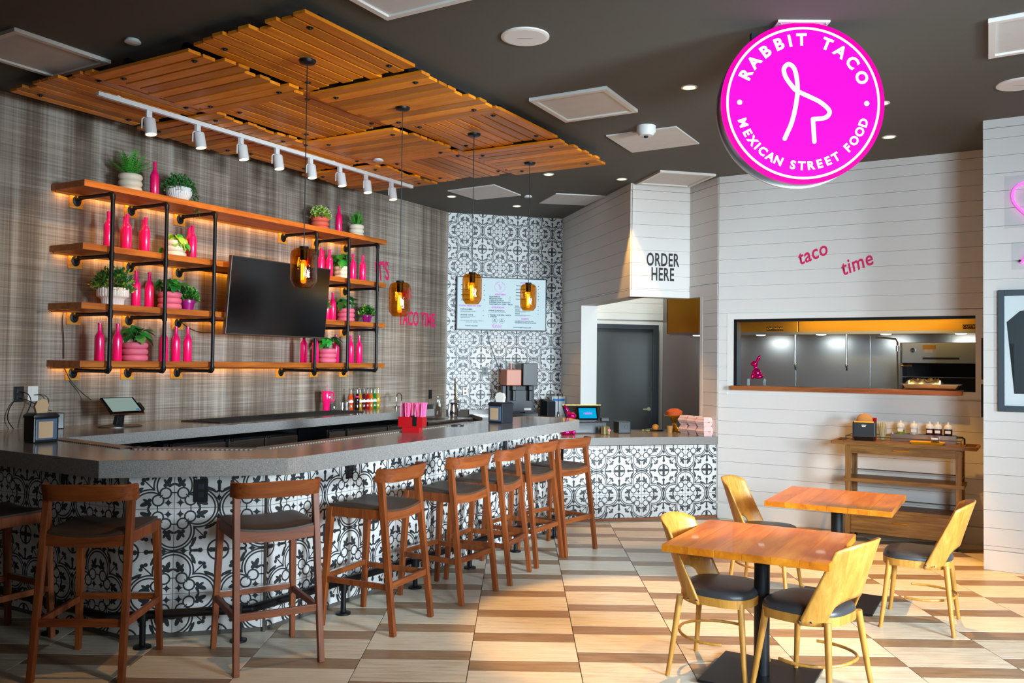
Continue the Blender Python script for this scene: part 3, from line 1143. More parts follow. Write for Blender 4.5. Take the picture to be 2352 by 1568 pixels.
# ================================================================ PENDANTS
PEND = [(-1.437, 5.717, 2.442, 2.182, .088, 'amber glass pendant lamp nearest the viewer, hanging over the television'),
        (-.942, 6.764, 2.319, 2.053, .085, 'amber glass pendant lamp hanging lowest, over the taco lettering'),
        (-.42, 7.537, 2.473, 2.207, .085, 'amber glass pendant lamp over the left end of the menu screen'),
        (.081, 8.605, 2.485, 2.220, .081, 'amber glass pendant lamp over the right part of the menu screen')]
for x, y, zt, zb, r_, lb in PEND:
    t = thing('pendant_lamp', lb, 'pendant lamp', (x, y, zb), group='amber pendant lamps over the bar')
    h = zt - zb
    MB().lathe([(.058, 3.698 - zb), (.058, 3.693 - zb), (.05, 3.678 - zb), (.012, 3.672 - zb)], 26).build('canopy', 'black_metal', t)
    MB().tube([(0, 0, h + .01), (0, 0, 3.68 - zb)], .0035, 8).build('cord', 'black_plastic', t)
    th = .0035
    prof = [(.030, h), (r_ * .72, h - .006), (r_ * .93, h - .022), (r_, h - .05), (r_ * 1.0, .06), (r_ * .95, .035), (r_ * .70, .004), (r_ * .66, .0)]
    MB().lathe(prof, 40, cap=False).build('glass_shade', 'amber_glass', t)
    MB().lathe([(.030, h + .012), (.032, h - .003), (.024, h - .006), (.024, h - .075), (.018, h - .08), (.0, h - .08)], 18).build('lamp_holder', 'black_metal', t)
    MB().lathe([(.012, h - .08), (.019, h - .10), (.019, .045), (.014, .03), (.0, .026)], 16).build('bulb', 'bulb_glass', t)
    fil = MB()
    for k in range(4):
        a = k * PI / 2 + .3
        fil.tube([(.0105 * math.cos(a), .0105 * math.sin(a), h - .105), (.0105 * math.cos(a + .2), .0105 * math.sin(a + .2), .05)], .0026, 6)
    o = fil.build('filament', 'ember_bulb', t)
    o.location = (0, -.014, 0)
    l = bpy.data.lights.new('pendant_glow', 'POINT')
    l.energy, l.color, l.shadow_soft_size = 20, (1., .55, .15), .015
    lo = bpy.data.objects.new('pendant_glow', l)
    COL.objects.link(lo)
    lo.location = (x, y, zb + .5 * h)

# ================================================================ ROUND SIGN
SX, SY, SZ, SR = 1.72, 5.30, 3.312, .50
sg = thing('hanging_sign', 'round glowing magenta RABBIT TACO sign hung from the ceiling', 'sign', (SX, SY, SZ))


def disc_y(r0, r1, y, n=96):
    """flat ring (or disc) facing -y"""
    m = MB()
    vs, fs = [], []
    for k in range(n):
        a = 2 * PI * k / n
        vs += [(r0 * math.cos(a), y, r0 * math.sin(a)), (r1 * math.cos(a), y, r1 * math.sin(a))]
    for k in range(n):
        j = (k + 1) % n
        fs.append((2 * k, 2 * k + 1, 2 * j + 1, 2 * j))
    return m.add(vs, [tuple(reversed(f)) for f in fs])


def can_y(r, y0, y1, n=96):
    vs, fs = [], []
    for k in range(n):
        a = 2 * PI * k / n
        vs += [(r * math.cos(a), y0, r * math.sin(a)), (r * math.cos(a), y1, r * math.sin(a))]
    for k in range(n):
        j = (k + 1) % n
        fs.append((2 * k, 2 * k + 1, 2 * j + 1, 2 * j))
    return MB().add(vs, fs)


can_y(.487, .0, .15).build('sign_can', 'brushed_steel', sg)
m_ = can_y(.498, .128, .15)
m_.add(disc_y(.0001, .498, .15).v, [tuple(reversed(f)) for f in disc_y(.0001, .498, .15).f])
m_.build('sign_back', 'white_plastic', sg)
can_y(.498, -.012, .014).build('sign_rim', 'sign_deep', sg)
disc_y(.470, .498, -.012).build('sign_border', 'sign_deep', sg)
disc_y(.455, .470, -.0125).build('sign_ring', 'sign_white', sg)
disc_y(.0001, .455, -.012).build('sign_face', 'sign_magenta', sg)


def arc_text(parent, txt, rad, a0, a1, size, mat, y, inside=False, offset=.02, name='lettering'):
    """letters spread evenly by angle from a0 to a1 (degrees, 90 = top)"""
    adv = []
    for ch in txt:
        adv.append(.55 if ch == ' ' else {'I': .42, 'M': 1.15, 'X': .9, 'W': 1.1, 'O': .95, 'C': .9}.get(ch, .8))
    tot = sum(adv) - (adv[0] + adv[-1]) / 2
    pos = 0
    vs, fs = [], []
    for k, ch in enumerate(txt):
        if k:
            pos += (adv[k - 1] + adv[k]) / 2
        if ch == ' ':
            continue
        ang = R(a0 + (a1 - a0) * pos / tot)
        me = text_mesh(ch, mat, size, 0, offset)
        rot = ang - PI / 2 if not inside else ang + PI / 2
        n0 = len(vs)
        for v in me.vertices:
            px, pz = v.co.x, v.co.y
            cx_, sn = math.cos(rot), math.sin(rot)
            vs.append((rad * math.cos(ang) + px * cx_ - pz * sn, y, rad * math.sin(ang) + px * sn + pz * cx_))
        fs += [tuple(i + n0 for i in p.vertices) for p in me.polygons]
        bpy.data.meshes.remove(me)
    return MB().add(vs, fs).build(name, mat, parent, False)


arc_text(sg, 'RABBIT TACO', .388, 154, 24, .100, 'sign_white', -.014, False, .004)
arc_text(sg, 'MEXICAN STREET FOOD', .390, 199, 342, .072, 'sign_white', -.014, True, .003)
dots = MB()
for sx_ in (-1, 1):
    n = 20
    vs = [(sx_ * .388, -.014, 0)] + [(sx_ * .388 + .016 * math.cos(2 * PI * k / n), -.014, .016 * math.sin(2 * PI * k / n)) for k in range(n)]
    dots.add(vs, [(0, 1 + (k + 1) % n, 1 + k) for k in range(n)])
dots.build('sign_dots', 'sign_white', sg, False)


def catmull(pts, n=10):
    out = []
    P = [Vector(p) for p in pts]
    P = [P[0] * 2 - P[1]] + P + [P[-1] * 2 - P[-2]]
    for i in range(1, len(P) - 2):
        for k in range(n):
            t = k / n
            a, b, c, d = P[i - 1], P[i], P[i + 1], P[i + 2]
            out.append(.5 * ((2 * b) + (c - a) * t + (2 * a - 5 * b + 4 * c - d) * t * t + (3 * b - a - 3 * c + d) * t ** 3))
    out.append(P[-2])
    return out


def ribbon(parent, strokes, width, y, mat, name, scale=1., ox=0., oz=0.):
    b = MB()
    for st_ in strokes:
        pts = st_
        vs, fs = [], []
        for i, p in enumerate(pts):
            t = (pts[min(i + 1, len(pts) - 1)] - pts[max(i - 1, 0)]).normalized()
            nx = Vector((-t.y, t.x))
            for sgn in (1, -1):
                q = Vector((p.x, p.y)) + nx * sgn * width / 2
                vs.append((ox + q.x * scale, y, oz + q.y * scale))
        for i in range(len(pts) - 1):
            fs.append((2 * i, 2 * i + 1, 2 * i + 3, 2 * i + 2))
        n0 = len(vs)
        for p in (pts[0], pts[-1]):
            k = 14
            c0 = len(vs)
            vs.append((ox + p.x * scale, y, oz + p.y * scale))
            for q in range(k):
                a = 2 * PI * q / k
                vs.append((ox + (p.x + width / 2 * math.cos(a)) * scale, y, oz + (p.y + width / 2 * math.sin(a)) * scale))
            fs += [(c0, c0 + 1 + (q + 1) % k, c0 + 1 + q) for q in range(k)]
        b.add(vs, fs)
    return b.build(name, mat, parent, False)


line1 = catmull([(-.112, -.222), (-.066, -.11), (-.038, .03), (-.037, .13), (-.055, .21), (-.09, .238), (-.118, .21), (-.108, .16), (-.07, .105), (-.04, .075), (.03, .042), (.10, .008), (.152, -.035), (.160, -.065), (.130, -.092), (.060, -.1)])
line2 = [Vector((.060, -.1)), Vector((.065, -.17)), Vector((.069, -.238))]
ribbon(sg, [line1, line2], .027, -.0145, 'sign_white', 'line_figure')
MB().box(-.16, .16, -.03, .10, .494, .508).build('hanger_plate', 'white_plastic', sg, False, .002)
for sx_ in (-.1, .1):
    MB().tube([(sx_, .07, .45), (sx_, .07, .50)], .018, 10).build('hanger_rod', 'black_metal', sg)
    MB().ball((sx_ * 1.4, -.01, .493), .007, 8).build('bolt', 'chrome', sg)
MB().box(-.30, -.26, .05, .10, .38, .46).build('conduit', 'dark_plastic', sg, False)

# ================================================================ WALL SHELF UNIT
sh = thing('pipe_shelf', 'long four-tier wall shelf of orange boards on black pipe brackets', 'shelf', W.w(0, 0, 0), W.rz)
SHELF_Z = [3.147, 2.632, 2.150, 1.676]
PIPES = [.657, 1.183, 1.714, 3.067, 3.583, 4.083]
for z in SHELF_Z:
    MB().box(.436, 4.312, -.462, -.002, z - .053, z).build('shelf_board', 'shelf_wood', sh, False, .003)
    MB().box(.48, 4.27, -.036, -.028, z - .0565, z - .0535).build('led_strip', 'led_warm', sh, False)
    MB().box(.44, 4.31, -.062, -.052, z - .070, z - .0535).build('added_strip_lip', 'shelf_wood', sh, False)  # lip added to keep the bright LED strip out of view
MB().bar((.34, -.20, 2.075), (.50, -.17, 2.090), .010, .003).ball((.335, -.20, 2.072), (.012, .01, .008), 8).build('loose_led_end', 'brass', sh)
for x in PIPES:
    zt, zb_ = SHELF_Z[0] - .085, SHELF_Z[3] - .085
    MB().tube([(x, -.515, zb_), (x, -.515, zt)], .0165, 12).build('pipe_upright', 'black_metal', sh)
    for k, z in enumerate(SHELF_Z):
        za = z - .085
        MB().tube([(x, -.03, za), (x, -.515, za)], .0155, 12).build('pipe_arm', 'black_metal', sh)
        bl = MB().box(x - .062, x + .062, -.022, -.001, za - .085, za + .03).build('mounting_block', 'block_wood', sh, False, .003)
        e_ = [(x, -.022, za - .02), (x, -.04, za - .02)]
        fo = MB().lathe([(.038, 0), (.038, .006), (.022, .010), (.022, .02)], 18).build('flange', 'black_metal', sh)
        fo.location, fo.rotation_euler = (x, -.022, za - .02), (PI / 2, 0, 0)
        fo.scale = (1., 1.25, 1.)
        MB().tube([(x, -.03, za - .012), (x, -.05, za - .004), (x, -.075, za)], [.022, .0225, .021], 12).build('elbow', 'black_metal', sh)
        if k in (0, 3):
            sg_ = 1 if k == 0 else -1
            MB().tube([(x, -.475, za), (x, -.50, za + .002 * sg_), (x, -.515, za - .012 * sg_), (x, -.515, za - .045 * sg_)], .021, 12).build('elbow', 'black_metal', sh)
        else:
            MB().tube([(x, -.515, za - .035), (x, -.515, za + .035)], .021, 12).tube([(x, -.49, za), (x, -.465, za)], .020, 12).build('tee', 'black_metal', sh)

# ---------------------------------------------------------------- painted bottles
bprof = [(.0, 0), (.036, 0), (.0385, .004), (.0385, .19), (.036, .207), (.028, .226), (.018, .243), (.0155, .256), (.0148, .305), (.0165, .307), (.0165, .318), (.0145, .3185), (.0145, .322), (.0, .322)]
bottle_me = MB().lathe(bprof, 24, cap=False).mesh('painted_bottle', 'pink_paint')
ORD = ['leftmost', 'second', 'third', 'fourth', 'fifth', 'sixth', 'seventh']
BOT = []
for s, lb in ((1.235, 'pink painted bottle alone on the top shelf between fern and trailing plant'), (3.68, 'pink painted bottle on the top shelf right of the coral pot')):
    BOT.append((s, .27, 0, lb))
L2 = [(.79, .27, 'leftmost pink bottle on the second shelf, half behind a pipe'), (.955, .29, 'front pink bottle of the first close pair on the second shelf'), (1.03, .15, 'rear pink bottle of the first close pair on the second shelf'),
      (1.14, .29, 'front pink bottle of the second close pair on the second shelf'), (1.22, .15, 'rear pink bottle of the second close pair on the second shelf'),
      (1.645, .29, 'front pink bottle right of the pothos on the second shelf'), (1.72, .15, 'rear pink bottle right of the pothos on the second shelf'),
      (3.27, .15, 'pink bottle on the second shelf mostly hidden by the near pendant lamp'), (3.40, .27, 'pink bottle on the second shelf peeking over the television corner'),
      (3.535, .27, 'front pink bottle left of the white ringed pot, second shelf'), (3.57, .15, 'rear pink bottle left of the white ringed pot, second shelf'),
      (3.955, .25, 'pink bottle just right of the white ringed pot, second shelf'), (4.12, .26, 'rightmost pink bottle on the second shelf')]
L3 = [(1.07, .27, 'left one of two pink bottles beside the fluted pot, third shelf'), (1.205, .27, 'right one of two pink bottles beside the ringed pot, third shelf'),
      (3.565, .22, 'rear pink bottle by the television edge on the third shelf'), (3.60, .27, 'front pink bottle by the television edge on the third shelf')]
L4 = [(.73, .27, 'leftmost pink bottle on the bottom shelf'), (.90, .27, 'second pink bottle on the bottom shelf, beside the big pink pot'), (1.37, .27, 'pink bottle on the bottom shelf behind the second pipe'),
      (1.50, .27, 'middle pink bottle between two pipes on the bottom shelf'), (1.63, .27, 'pink bottle left of the third pipe on the bottom shelf'),
      (3.155, .27, 'pink bottle on the bottom shelf directly under the television'), (3.355, .25, 'pink bottle behind the pipe under the television corner'),
      (3.72, .22, 'pink bottle behind the leaves of the bottom right pot'), (3.93, .26, 'second pink bottle from the right end of the bottom shelf'), (4.08, .26, 'rightmost pink bottle on the bottom shelf')]
for k, L_ in enumerate((L2, L3, L4)):
    for s, d, lb in L_:
        BOT.append((s, d, k + 1, lb))
for s, d, k, lb in BOT:
    single('painted_bottle', bottle_me, None, lb, 'bottle', W.w(s, -d, SHELF_Z[k]), W.rz, 'pink painted bottles on the wall shelf')

# ---------------------------------------------------------------- pots and plants
def ringed(r_, h, n=3):
    p = [(.0, 0), (r_ * .78, 0)]
    for k in range(n):
        for q in range(7):
            a = -PI / 2 + PI * q / 6
            p.append((r_ * .80 + r_ * .2 * math.cos(a), h * (k + .5) / n + h / n * .5 * math.sin(a)))
    p += [(r_ * .70, h), (r_ * .68, h * .88)]
    return MB().lathe(p, 32, cap=False)


def fluted_low(r_, h):
    p = [(.0, 0), (r_ * .55, 0), (r_ * .58, h * .08), (r_ * .80, h * .28), (r_ * .97, h * .55), (r_, h * .8), (r_ * .97, h), (r_ * .90, h), (r_ * .88, h * .85)]
    return MB().lathe(p, 96, flute=32, depth=.05, cap=False)


def fluted_tall(r_, h):
    p = [(.0, 0), (r_ * .70, 0), (r_ * .72, h * .32), (r_ * .80, h * .42), (r_ * .97, h * .50), (r_, h * .58), (r_, h), (r_ * .93, h), (r_ * .92, h * .85)]
    return MB().lathe(p, 96, flute=32, depth=.06, cap=False)


def terracotta(r_, h):
    return MB().lathe([(.0, 0), (r_ * .66, 0), (r_ * .86, h * .72), (r_ * 1.0, h * .74), (r_ * 1.02, h), (r_ * .9, h), (r_ * .86, h * .85)], 28, cap=False)


def blade(b, base, az, length, lift, droop, w, seg=6, roll=0.):
    pts = []
    for k in range(seg + 1):
        t = k / seg
        rr = length * t * math.cos(lift) * (1 - .15 * droop * t)
        zz = length * t * math.sin(lift) - droop * length * t * t * .55
        pts.append(Vector((base[0] + rr * math.cos(az), base[1] + rr * math.sin(az), base[2] + zz)))
    sd = Vector((-math.sin(az), math.cos(az), 0))
    vs, fs = [], []
    for k, p in enumerate(pts):
        t = k / seg
        ww = w * math.sin(PI * min(1, .12 + .88 * t) ** .8) + .0006
        vs += [p + sd * ww + Vector((0, 0, ww * .35)), p, p - sd * ww + Vector((0, 0, ww * .35))]
    for k in range(seg):
        a = 3 * k
        fs += [(a, a + 1, a + 4, a + 3), (a + 1, a + 2, a + 5, a + 4)]
    b.add(vs, fs)


def frond(b, base, az, length, lift, droop, lw):
    """fern frond: midrib with paired leaflets"""
    seg = 13
    pts = []
    for k in range(seg + 1):
        t = k / seg
        rr = length * t * math.cos(lift)
        zz = length * t * math.sin(lift) - droop * length * t * t * .6
        pts.append(Vector((base[0] + rr * math.cos(az), base[1] + rr * math.sin(az), base[2] + zz)))
    sd = Vector((-math.sin(az), math.cos(az), 0))
    for k in range(2, seg):
        t = k / seg
        d = (pts[min(k + 1, seg)] - pts[k - 1]).normalized()
        w = lw * math.sin(PI * t ** .75) + .004
        for sgn in (-1, 1):
            p = pts[k]
            tip = p + sd * sgn * w + d * w * .45 - Vector((0, 0, w * .15))
            m1 = p + d * .006 + sd * sgn * w * .5
            m0 = p - d * .006 + sd * sgn * w * .45
            b.add([p - d * .004, m0, tip, m1, p + d * .004], [(0, 1, 2, 3, 4)])
    b.tube(pts[:-1], .0014, 4)


def leafball(b, c, r_, n, size, rng, flat=.8):
    for _ in range(n):
        th, ph = math.acos(rng.uniform(-.35, 1)), rng.uniform(0, 2 * PI)
        rr = r_ * rng.uniform(.45, 1.)
        p = Vector((c[0] + rr * math.sin(th) * math.cos(ph), c[1] + rr * math.sin(th) * math.sin(ph), c[2] + rr * flat * math.cos(th)))
        d = (p - Vector(c) + Vector((0, 0, r_ * .3))).normalized()
        s = d.cross(Vector((rng.uniform(-1, 1), rng.uniform(-1, 1), rng.uniform(-1, 1)))).normalized()
        z = size * rng.uniform(.7, 1.3)
        b.add([p, p + d * z * .5 + s * z * .35, p + d * z, p + d * z * .5 - s * z * .35], [(0, 1, 2, 3)])


def heart_leaf(size, split=False):
    """broad pointed leaf lying in xy, stalk end at the origin, tip along +y, slightly folded"""
    out = [(0, 0), (.18, -.12), (.40, -.08), (.52, .14), (.50, .38), (.36, .66), (.16, .88), (0, 1.02)]
    vs, fs = [], []
    for x, y in out:
        vs.append((0, y * size, -.10 * size * (y - .3) ** 2))
    for sgn in (1, -1):
        n0 = len(vs)
        for k, (x, y) in enumerate(out):
            xx = x * (.72 if split and k in (3, 5) else 1)
            vs.append((sgn * xx * size, y * size, .16 * size * x - .12 * size * (y - .3) ** 2))
        for k in range(len(out) - 1):
            q = (k, n0 + k, n0 + k + 1, k + 1)
            fs.append(q if sgn < 0 else tuple(reversed(q)))
    return MB().add(vs, fs)


LEAFM = {('leaf_green', .10): heart_leaf(.10, True).mesh('leaf', 'leaf_green'), ('dark_green', .11): heart_leaf(.11, True).mesh('leaf', 'dark_green'),
         ('lime_green', .07): heart_leaf(.07).mesh('leaf', 'lime_green'), ('leaf_green', .07): heart_leaf(.07).mesh('leaf', 'leaf_green')}


def leafy(t, z0, n, keys, spread, height, rng, droop=0., bias=None):
    """plant of single broad leaves on stalks; every leaf is a part"""
    st_ = MB()
    for k in range(n):
        az = 2 * PI * k / n + rng.uniform(-.5, .5)
        if bias is not None and rng.random() < .5:
            az = bias + rng.uniform(-.9, .9)
        rr = spread * rng.uniform(.35, 1.)
        zz = z0 + height * rng.uniform(.35, 1.) - droop * rr
        p = Vector((rr * math.cos(az), rr * math.sin(az), zz))
        st_.tube([(0, 0, z0 - .02), (p.x * .5, p.y * .5, (z0 + zz) / 2 + .02), tuple(p)], .0018, 5)
        o = put('leaf', LEAFM[rng.choice(keys)], t, None, tuple(p))
        o.rotation_euler = (R(rng.uniform(-95, -40) if droop else rng.uniform(-75, 5)), R(rng.uniform(-25, 25)), az - PI / 2)
        sc_ = rng.uniform(.75, 1.1)
        o.scale = (sc_, sc_, sc_)
    st_.build('stems', 'dark_green', t)


def pot_plant(name, label, s, d, k, pot, potmat, r_, h, plant, rng_seed):
    rng = random.Random(rng_seed)
    t = thing(name, label, 'potted plant', W.w(s, -d, SHELF_Z[k]), W.rz, 'potted plants on the wall shelf')
    pot(r_, h).build('pot', potmat, t)
    MB().lathe([(.0, h * .86), (r_ * .86, h * .86)], 20, cap=False).build('soil', 'soil', t)
    b = MB()
    if plant == 'fern':
        for q in range(26):
            frond(b, (0, 0, h * .85), q * 2.4, rng.uniform(.22, .32), R(rng.uniform(28, 80)), rng.uniform(.05, .4), .034)
        b.build('foliage', 'fern_green', t)
    elif plant == 'grass':
        for q in range(60):
            blade(b, (rng.uniform(-.03, .03), rng.uniform(-.03, .03), h * .85), q * 2.4, rng.uniform(.14, .23), R(rng.uniform(32, 85)), rng.uniform(.0, .35), .008, 5)
        b.build('foliage', 'fern_green', t)
    elif plant == 'bush':
        leafball(b, (0, 0, h + .02), r_ * 1.25, 460, .034, rng, 1.0)
        b.build('foliage', 'dark_green', t)
        b2 = MB()
        leafball(b2, (0, 0, h + .025), r_ * 1.38, 220, .024, rng, 1.0)
        b2.build('young_leaves', 'lime_green', t)
    elif plant == 'flowers':
        leafball(b, (0, 0, h + .01), r_ * 1.1, 380, .030, rng, .95)
        b.build('foliage', 'lime_green', t)
        b2 = MB()
        for _ in range(70):
            th, ph = math.acos(rng.uniform(.0, 1)), rng.uniform(0, 2 * PI)
            p = Vector((r_ * 1.25 * math.sin(th) * math.cos(ph), r_ * 1.25 * math.sin(th) * math.sin(ph), h + .01 + r_ * 1.25 * math.cos(th)))
            b2.ball(p, .006, 6)
        b2.build('blossoms', 'flower_cream', t)
    elif plant == 'trailing':
        leafball(b, (0, 0, h * 1.0), r_ * 1.15, 520, .026, rng, .95)
        for q in range(16):
            az = R(rng.uniform(-75, 20)) if q < 11 else rng.uniform(0, 2 * PI)
            ll = rng.uniform(.16, .36) if q < 11 else .1
            for _ in range(int(ll * 130)):
                u = rng.random()
                rr = r_ * .9 + .075 * math.sqrt(u)
                p = Vector((rr * math.cos(az), rr * math.sin(az), h * 1.0 + .02 - ll * u ** 1.3))
                dd = Vector((math.cos(az) + rng.uniform(-1, 1), math.sin(az) + rng.uniform(-1, 1), rng.uniform(-1, .3))).normalized()
                s2 = dd.cross(Vector((0, 0, 1))).normalized()
                z = rng.uniform(.014, .026)
                b.add([p, p + dd * z * .5 + s2 * z * .3, p + dd * z, p + dd * z * .5 - s2 * z * .3], [(0, 1, 2, 3)])
        b.build('foliage', 'dark_green', t)
    elif plant == 'monstera':
        leafy(t, h, 17, [('dark_green', .11), ('leaf_green', .10)], .095, .135, rng)
    elif plant == 'pothos':
        leafy(t, h * .95, 30, [('leaf_green', .07), ('lime_green', .07)], .125, .12, rng, 1.0, -.8)
    return t


pot_plant('potted_fern', 'spiky green fern in a cream ringed pot, left on the top shelf', .99, .27, 0, ringed, 'cream_glaze', .100, .165, 'fern', 1)
pot_plant('trailing_plant', 'dark trailing plant spilling from a white fluted bowl on the top shelf', 1.50, .27, 0, fluted_low, 'white_glaze', .118, .135, 'trailing', 2)
pot_plant('flowering_plant', 'small cream-flowered plant in a coral ringed pot, top shelf', 3.385, .26, 0, ringed, 'coral_glaze', .098, .150, 'flowers', 3)
pot_plant('potted_grass', 'grassy plant in a cream ringed pot at the top shelf right end', 3.985, .27, 0, ringed, 'cream_glaze', .088, .150, 'grass', 4)
pot_plant('potted_pothos', 'light green pothos spilling from a cream ringed pot, second shelf', 1.455, .29, 1, ringed, 'cream_glaze', .098, .155, 'pothos', 5)
pot_plant('potted_monstera', 'broad-leaved plant in a white ringed pot, right on the second shelf', 3.745, .27, 1, ringed, 'cream_glaze', .088, .150, 'monstera', 6)
pot_plant('potted_bush', 'bushy dark plant in a white fluted footed pot, third shelf left', .845, .27, 2, fluted_tall, 'white_glaze', .132, .150, 'bush', 7)
pot_plant('potted_monstera', 'broad-leaved plant in a pink ringed pot on the third shelf left', 1.415, .28, 2, ringed, 'pink_glaze', .105, .160, 'monstera', 8)
pot_plant('potted_bush', 'small yellow-green bush in a purple flower pot, third shelf left', 1.60, .30, 2, terracotta, 'purple_glaze', .068, .098, 'bush', 9)
pot_plant('potted_bush', 'plant in a white fluted pot half hidden behind the television edge', 3.41, .22, 2, fluted_tall, 'white_glaze', .10, .150, 'bush', 10)
pot_plant('potted_monstera', 'broad-leaved plant in a pink ringed pot behind a pipe, third shelf right', 3.84, .26, 2, ringed, 'pink_glaze', .100, .155, 'monstera', 11)
pot_plant('potted_bush', 'small yellow-green bush in a purple flower pot, third shelf right', 4.20, .27, 2, terracotta, 'purple_glaze', .064, .095, 'bush', 12)
pot_plant('potted_monstera', 'split-leaved plant in a large pink ringed pot on the bottom shelf left', 1.075, .27, 3, ringed, 'pink_glaze', .108, .165, 'monstera', 13)
pot_plant('potted_monstera', 'glossy leafy plant in a pink ringed pot on the bottom shelf right', 3.53, .27, 3, ringed, 'pink_glaze', .100, .160, 'monstera', 14)

# ---------------------------------------------------------------- television
tv = thing('television', 'large black flat television mounted in the gap of the wall shelf', 'television', W.w(2.515, -.56, 2.31), W.rz, rot=(R(5.5), 0, W.rz))
MB().box(-.675, .675, -.012, .03, -.375, .375).build('tv_bezel', 'dark_steel', tv, False, .006)
MB().box(-.667, .667, -.0145, -.011, -.362, .367).build('tv_screen', 'screen_off', tv, False)
MB().box(-.28, .28, .03, .07, -.22, .2).build('tv_back', 'black_plastic', tv, False, .01)
MB().box(-.1, .1, .06, .535, -.06, .06).build('wall_mount', 'black_metal', tv, False, .006)

# ---------------------------------------------------------------- wall lettering
for tx, s, z, size, xs, lb, sl in (("IT'S", 4.80, 2.83, .33, .56, "pink IT'S lettering on the plaid wall right of the shelf", .14), ('ALWAYS', 5.24, 2.57, .15, .62, 'pink small lettering behind the second pendant lamp', .1),
                               ('TACO TIME', 5.56, 2.262, .262, .60, 'pink TACO TIME capitals on the plaid wall by the tile corner', 0)):
    o = single('wall_lettering', upright(text_mesh(tx, 'decal_pink', size, 0, .006, xs)), None, lb, 'lettering', W.w(s, -.003, z), W.rz)
    if sl:
        o.rotation_euler = (0, -sl, W.rz)
o = single('wall_lettering', upright(text_mesh('ORDER\nHERE', 'decal_black', .215, 0, .004, .56, 'CENTER', 1.08, .80)), None, 'black ORDER HERE lettering on the white block', 'lettering', SF.w(.385, -.0215, 2.84), SF.rz)
for tx, k_, z, lb in (('taco', 1.015, 2.895, 'pink handwritten word taco on the white wall'), ('time', 1.458, 2.765, 'pink handwritten word time on the white wall, lower right')):
    o = single('wall_lettering', upright(text_mesh(tx, 'decal_pink', .215, .22, .003, .80, 'CENTER', 1.06)), None, lb, 'lettering', K.w(k_, -.0215, z))
    o.rotation_euler = (0, R(-20), K.rz)

# ================================================================ BAR
CZ = 1.12
LB, RB = Vector((-2.359, 5.248, 0)), Vector((-1.586, 5.462, 0))


def seg_frame(a, b):
    d = b - a
    return Frame(a.x, a.y, math.degrees(math.atan2(d.x, d.y))), d.length


far_end = Vector(W.w(4.15, -2.90))
a_start = Vector(W.w(-.4536, 0))
bar = thing('tiled_bar', 'angled bar front clad in black and white patterned tiles', 'bar', (0, 0, 0))
FA, la = seg_frame(a_start, LB)
FB, lb_ = seg_frame(LB, RB)
FC, lc = seg_frame(RB, far_end)
for fr, ln, q, nm in ((FA, la, la - .264, 'left'), (FB, lb_, .264, 'mid'), (FC, lc, .265, 'right')):
    core = MB().box(0, ln, .0, .10, 0, 1.018).build('tile_backing', 'grout', bar, False)
    core.location, core.rotation_euler = fr.w(0, 0), (0, 0, fr.rz)
    qq = q % .52
    tile_field(core, ln, .03, 1.018, qq - .52, .265)
for p in (LB, RB):
    d = (p - Vector((-1.9, 5.9, 0))).normalized() * .012
    MB().box(p.x + d.x - .007, p.x + d.x + .007, p.y + d.y - .007, p.y + d.y + .007, 0, 1.018).build('corner_trim', 'brushed_steel', bar, False)
eb = MB().box(0, .5, .0, .10, 0, 1.018).build('bar_end', 'grout', bar, False)
FE = Frame(far_end.x, far_end.y, -60)
eb.location, eb.rotation_euler = FE.w(0, -.0), (0, 0, FE.rz)


def wpoly(pts):
    return [W.w(s, -d)[:2] for s, d in pts]


ct = thing('bar_countertop', 'angled grey quartz bar countertop with a thick front edge', 'countertop', (0, 0, CZ))
MB().prism(wpoly([(-.775, .01), (-.775, 2.52), (-.057, 3.264), (4.243, 3.075), (4.434, 2.874), (4.454, 2.338), (4.223, 2.302), (3.298, 2.365), (2.0, 2.43), (.749, 2.60), (.20, 2.66), (-.20, 2.05), (-.06, 1.03), (-.06, .01)]), -.10, 0).build('slab', 'grey_quartz', ct, False, .004)
rail = MB()
for a, b, w in (((-.13, 1.10), (-.245, 2.03), .055), ((-.24, 2.10), (.19, 2.715), .055), ((.26, 2.715), (3.2, 2.425), .055)):
    pa, pb = Vector(W.w(a[0], -a[1], .002)), Vector(W.w(b[0], -b[1], .002))
    ln = (pb - pa).length
    o = MB().box(0, ln, -.05, .05, -.003, .004).build('drip_rail', 'drip_rail_print', ct, False)
    o.location = pa
    o.rotation_euler = (0, 0, math.atan2(pb.y - pa.y, pb.x - pa.x))
for s, d in ((-.20, 2.10), (2.76, 2.56)):
    t_ = MB().lathe([(.062, .0), (.062, .006), (.045, .008), (.044, .004), (.0, .004)], 28, cap=False).build('cable_grommet', 'black_plastic', ct)
    t_.location = (*W.w(s, -d)[:2], 0.001)
bk = thing('back_countertop', 'long grey quartz back counter under the wall shelf', 'countertop', (0, 0, CZ))
MB().prism(wpoly([(-.055, .005), (-.055, 1.03), (.2, 1.03), (4.45, .79), (4.9, .775), (4.9, .005)]), -.085, 0).build('slab', 'grey_quartz', bk, False, .004)
bd = thing('bar_cabinet', 'black cabinet carcass below the back counter', 'cabinet', (0, 0, 0))
MB().prism(wpoly([(-.05, .02), (-.05, .38), (4.88, .36), (4.88, .02)]), 0, 1.03).build('carcass', 'black_plastic', bd, False)
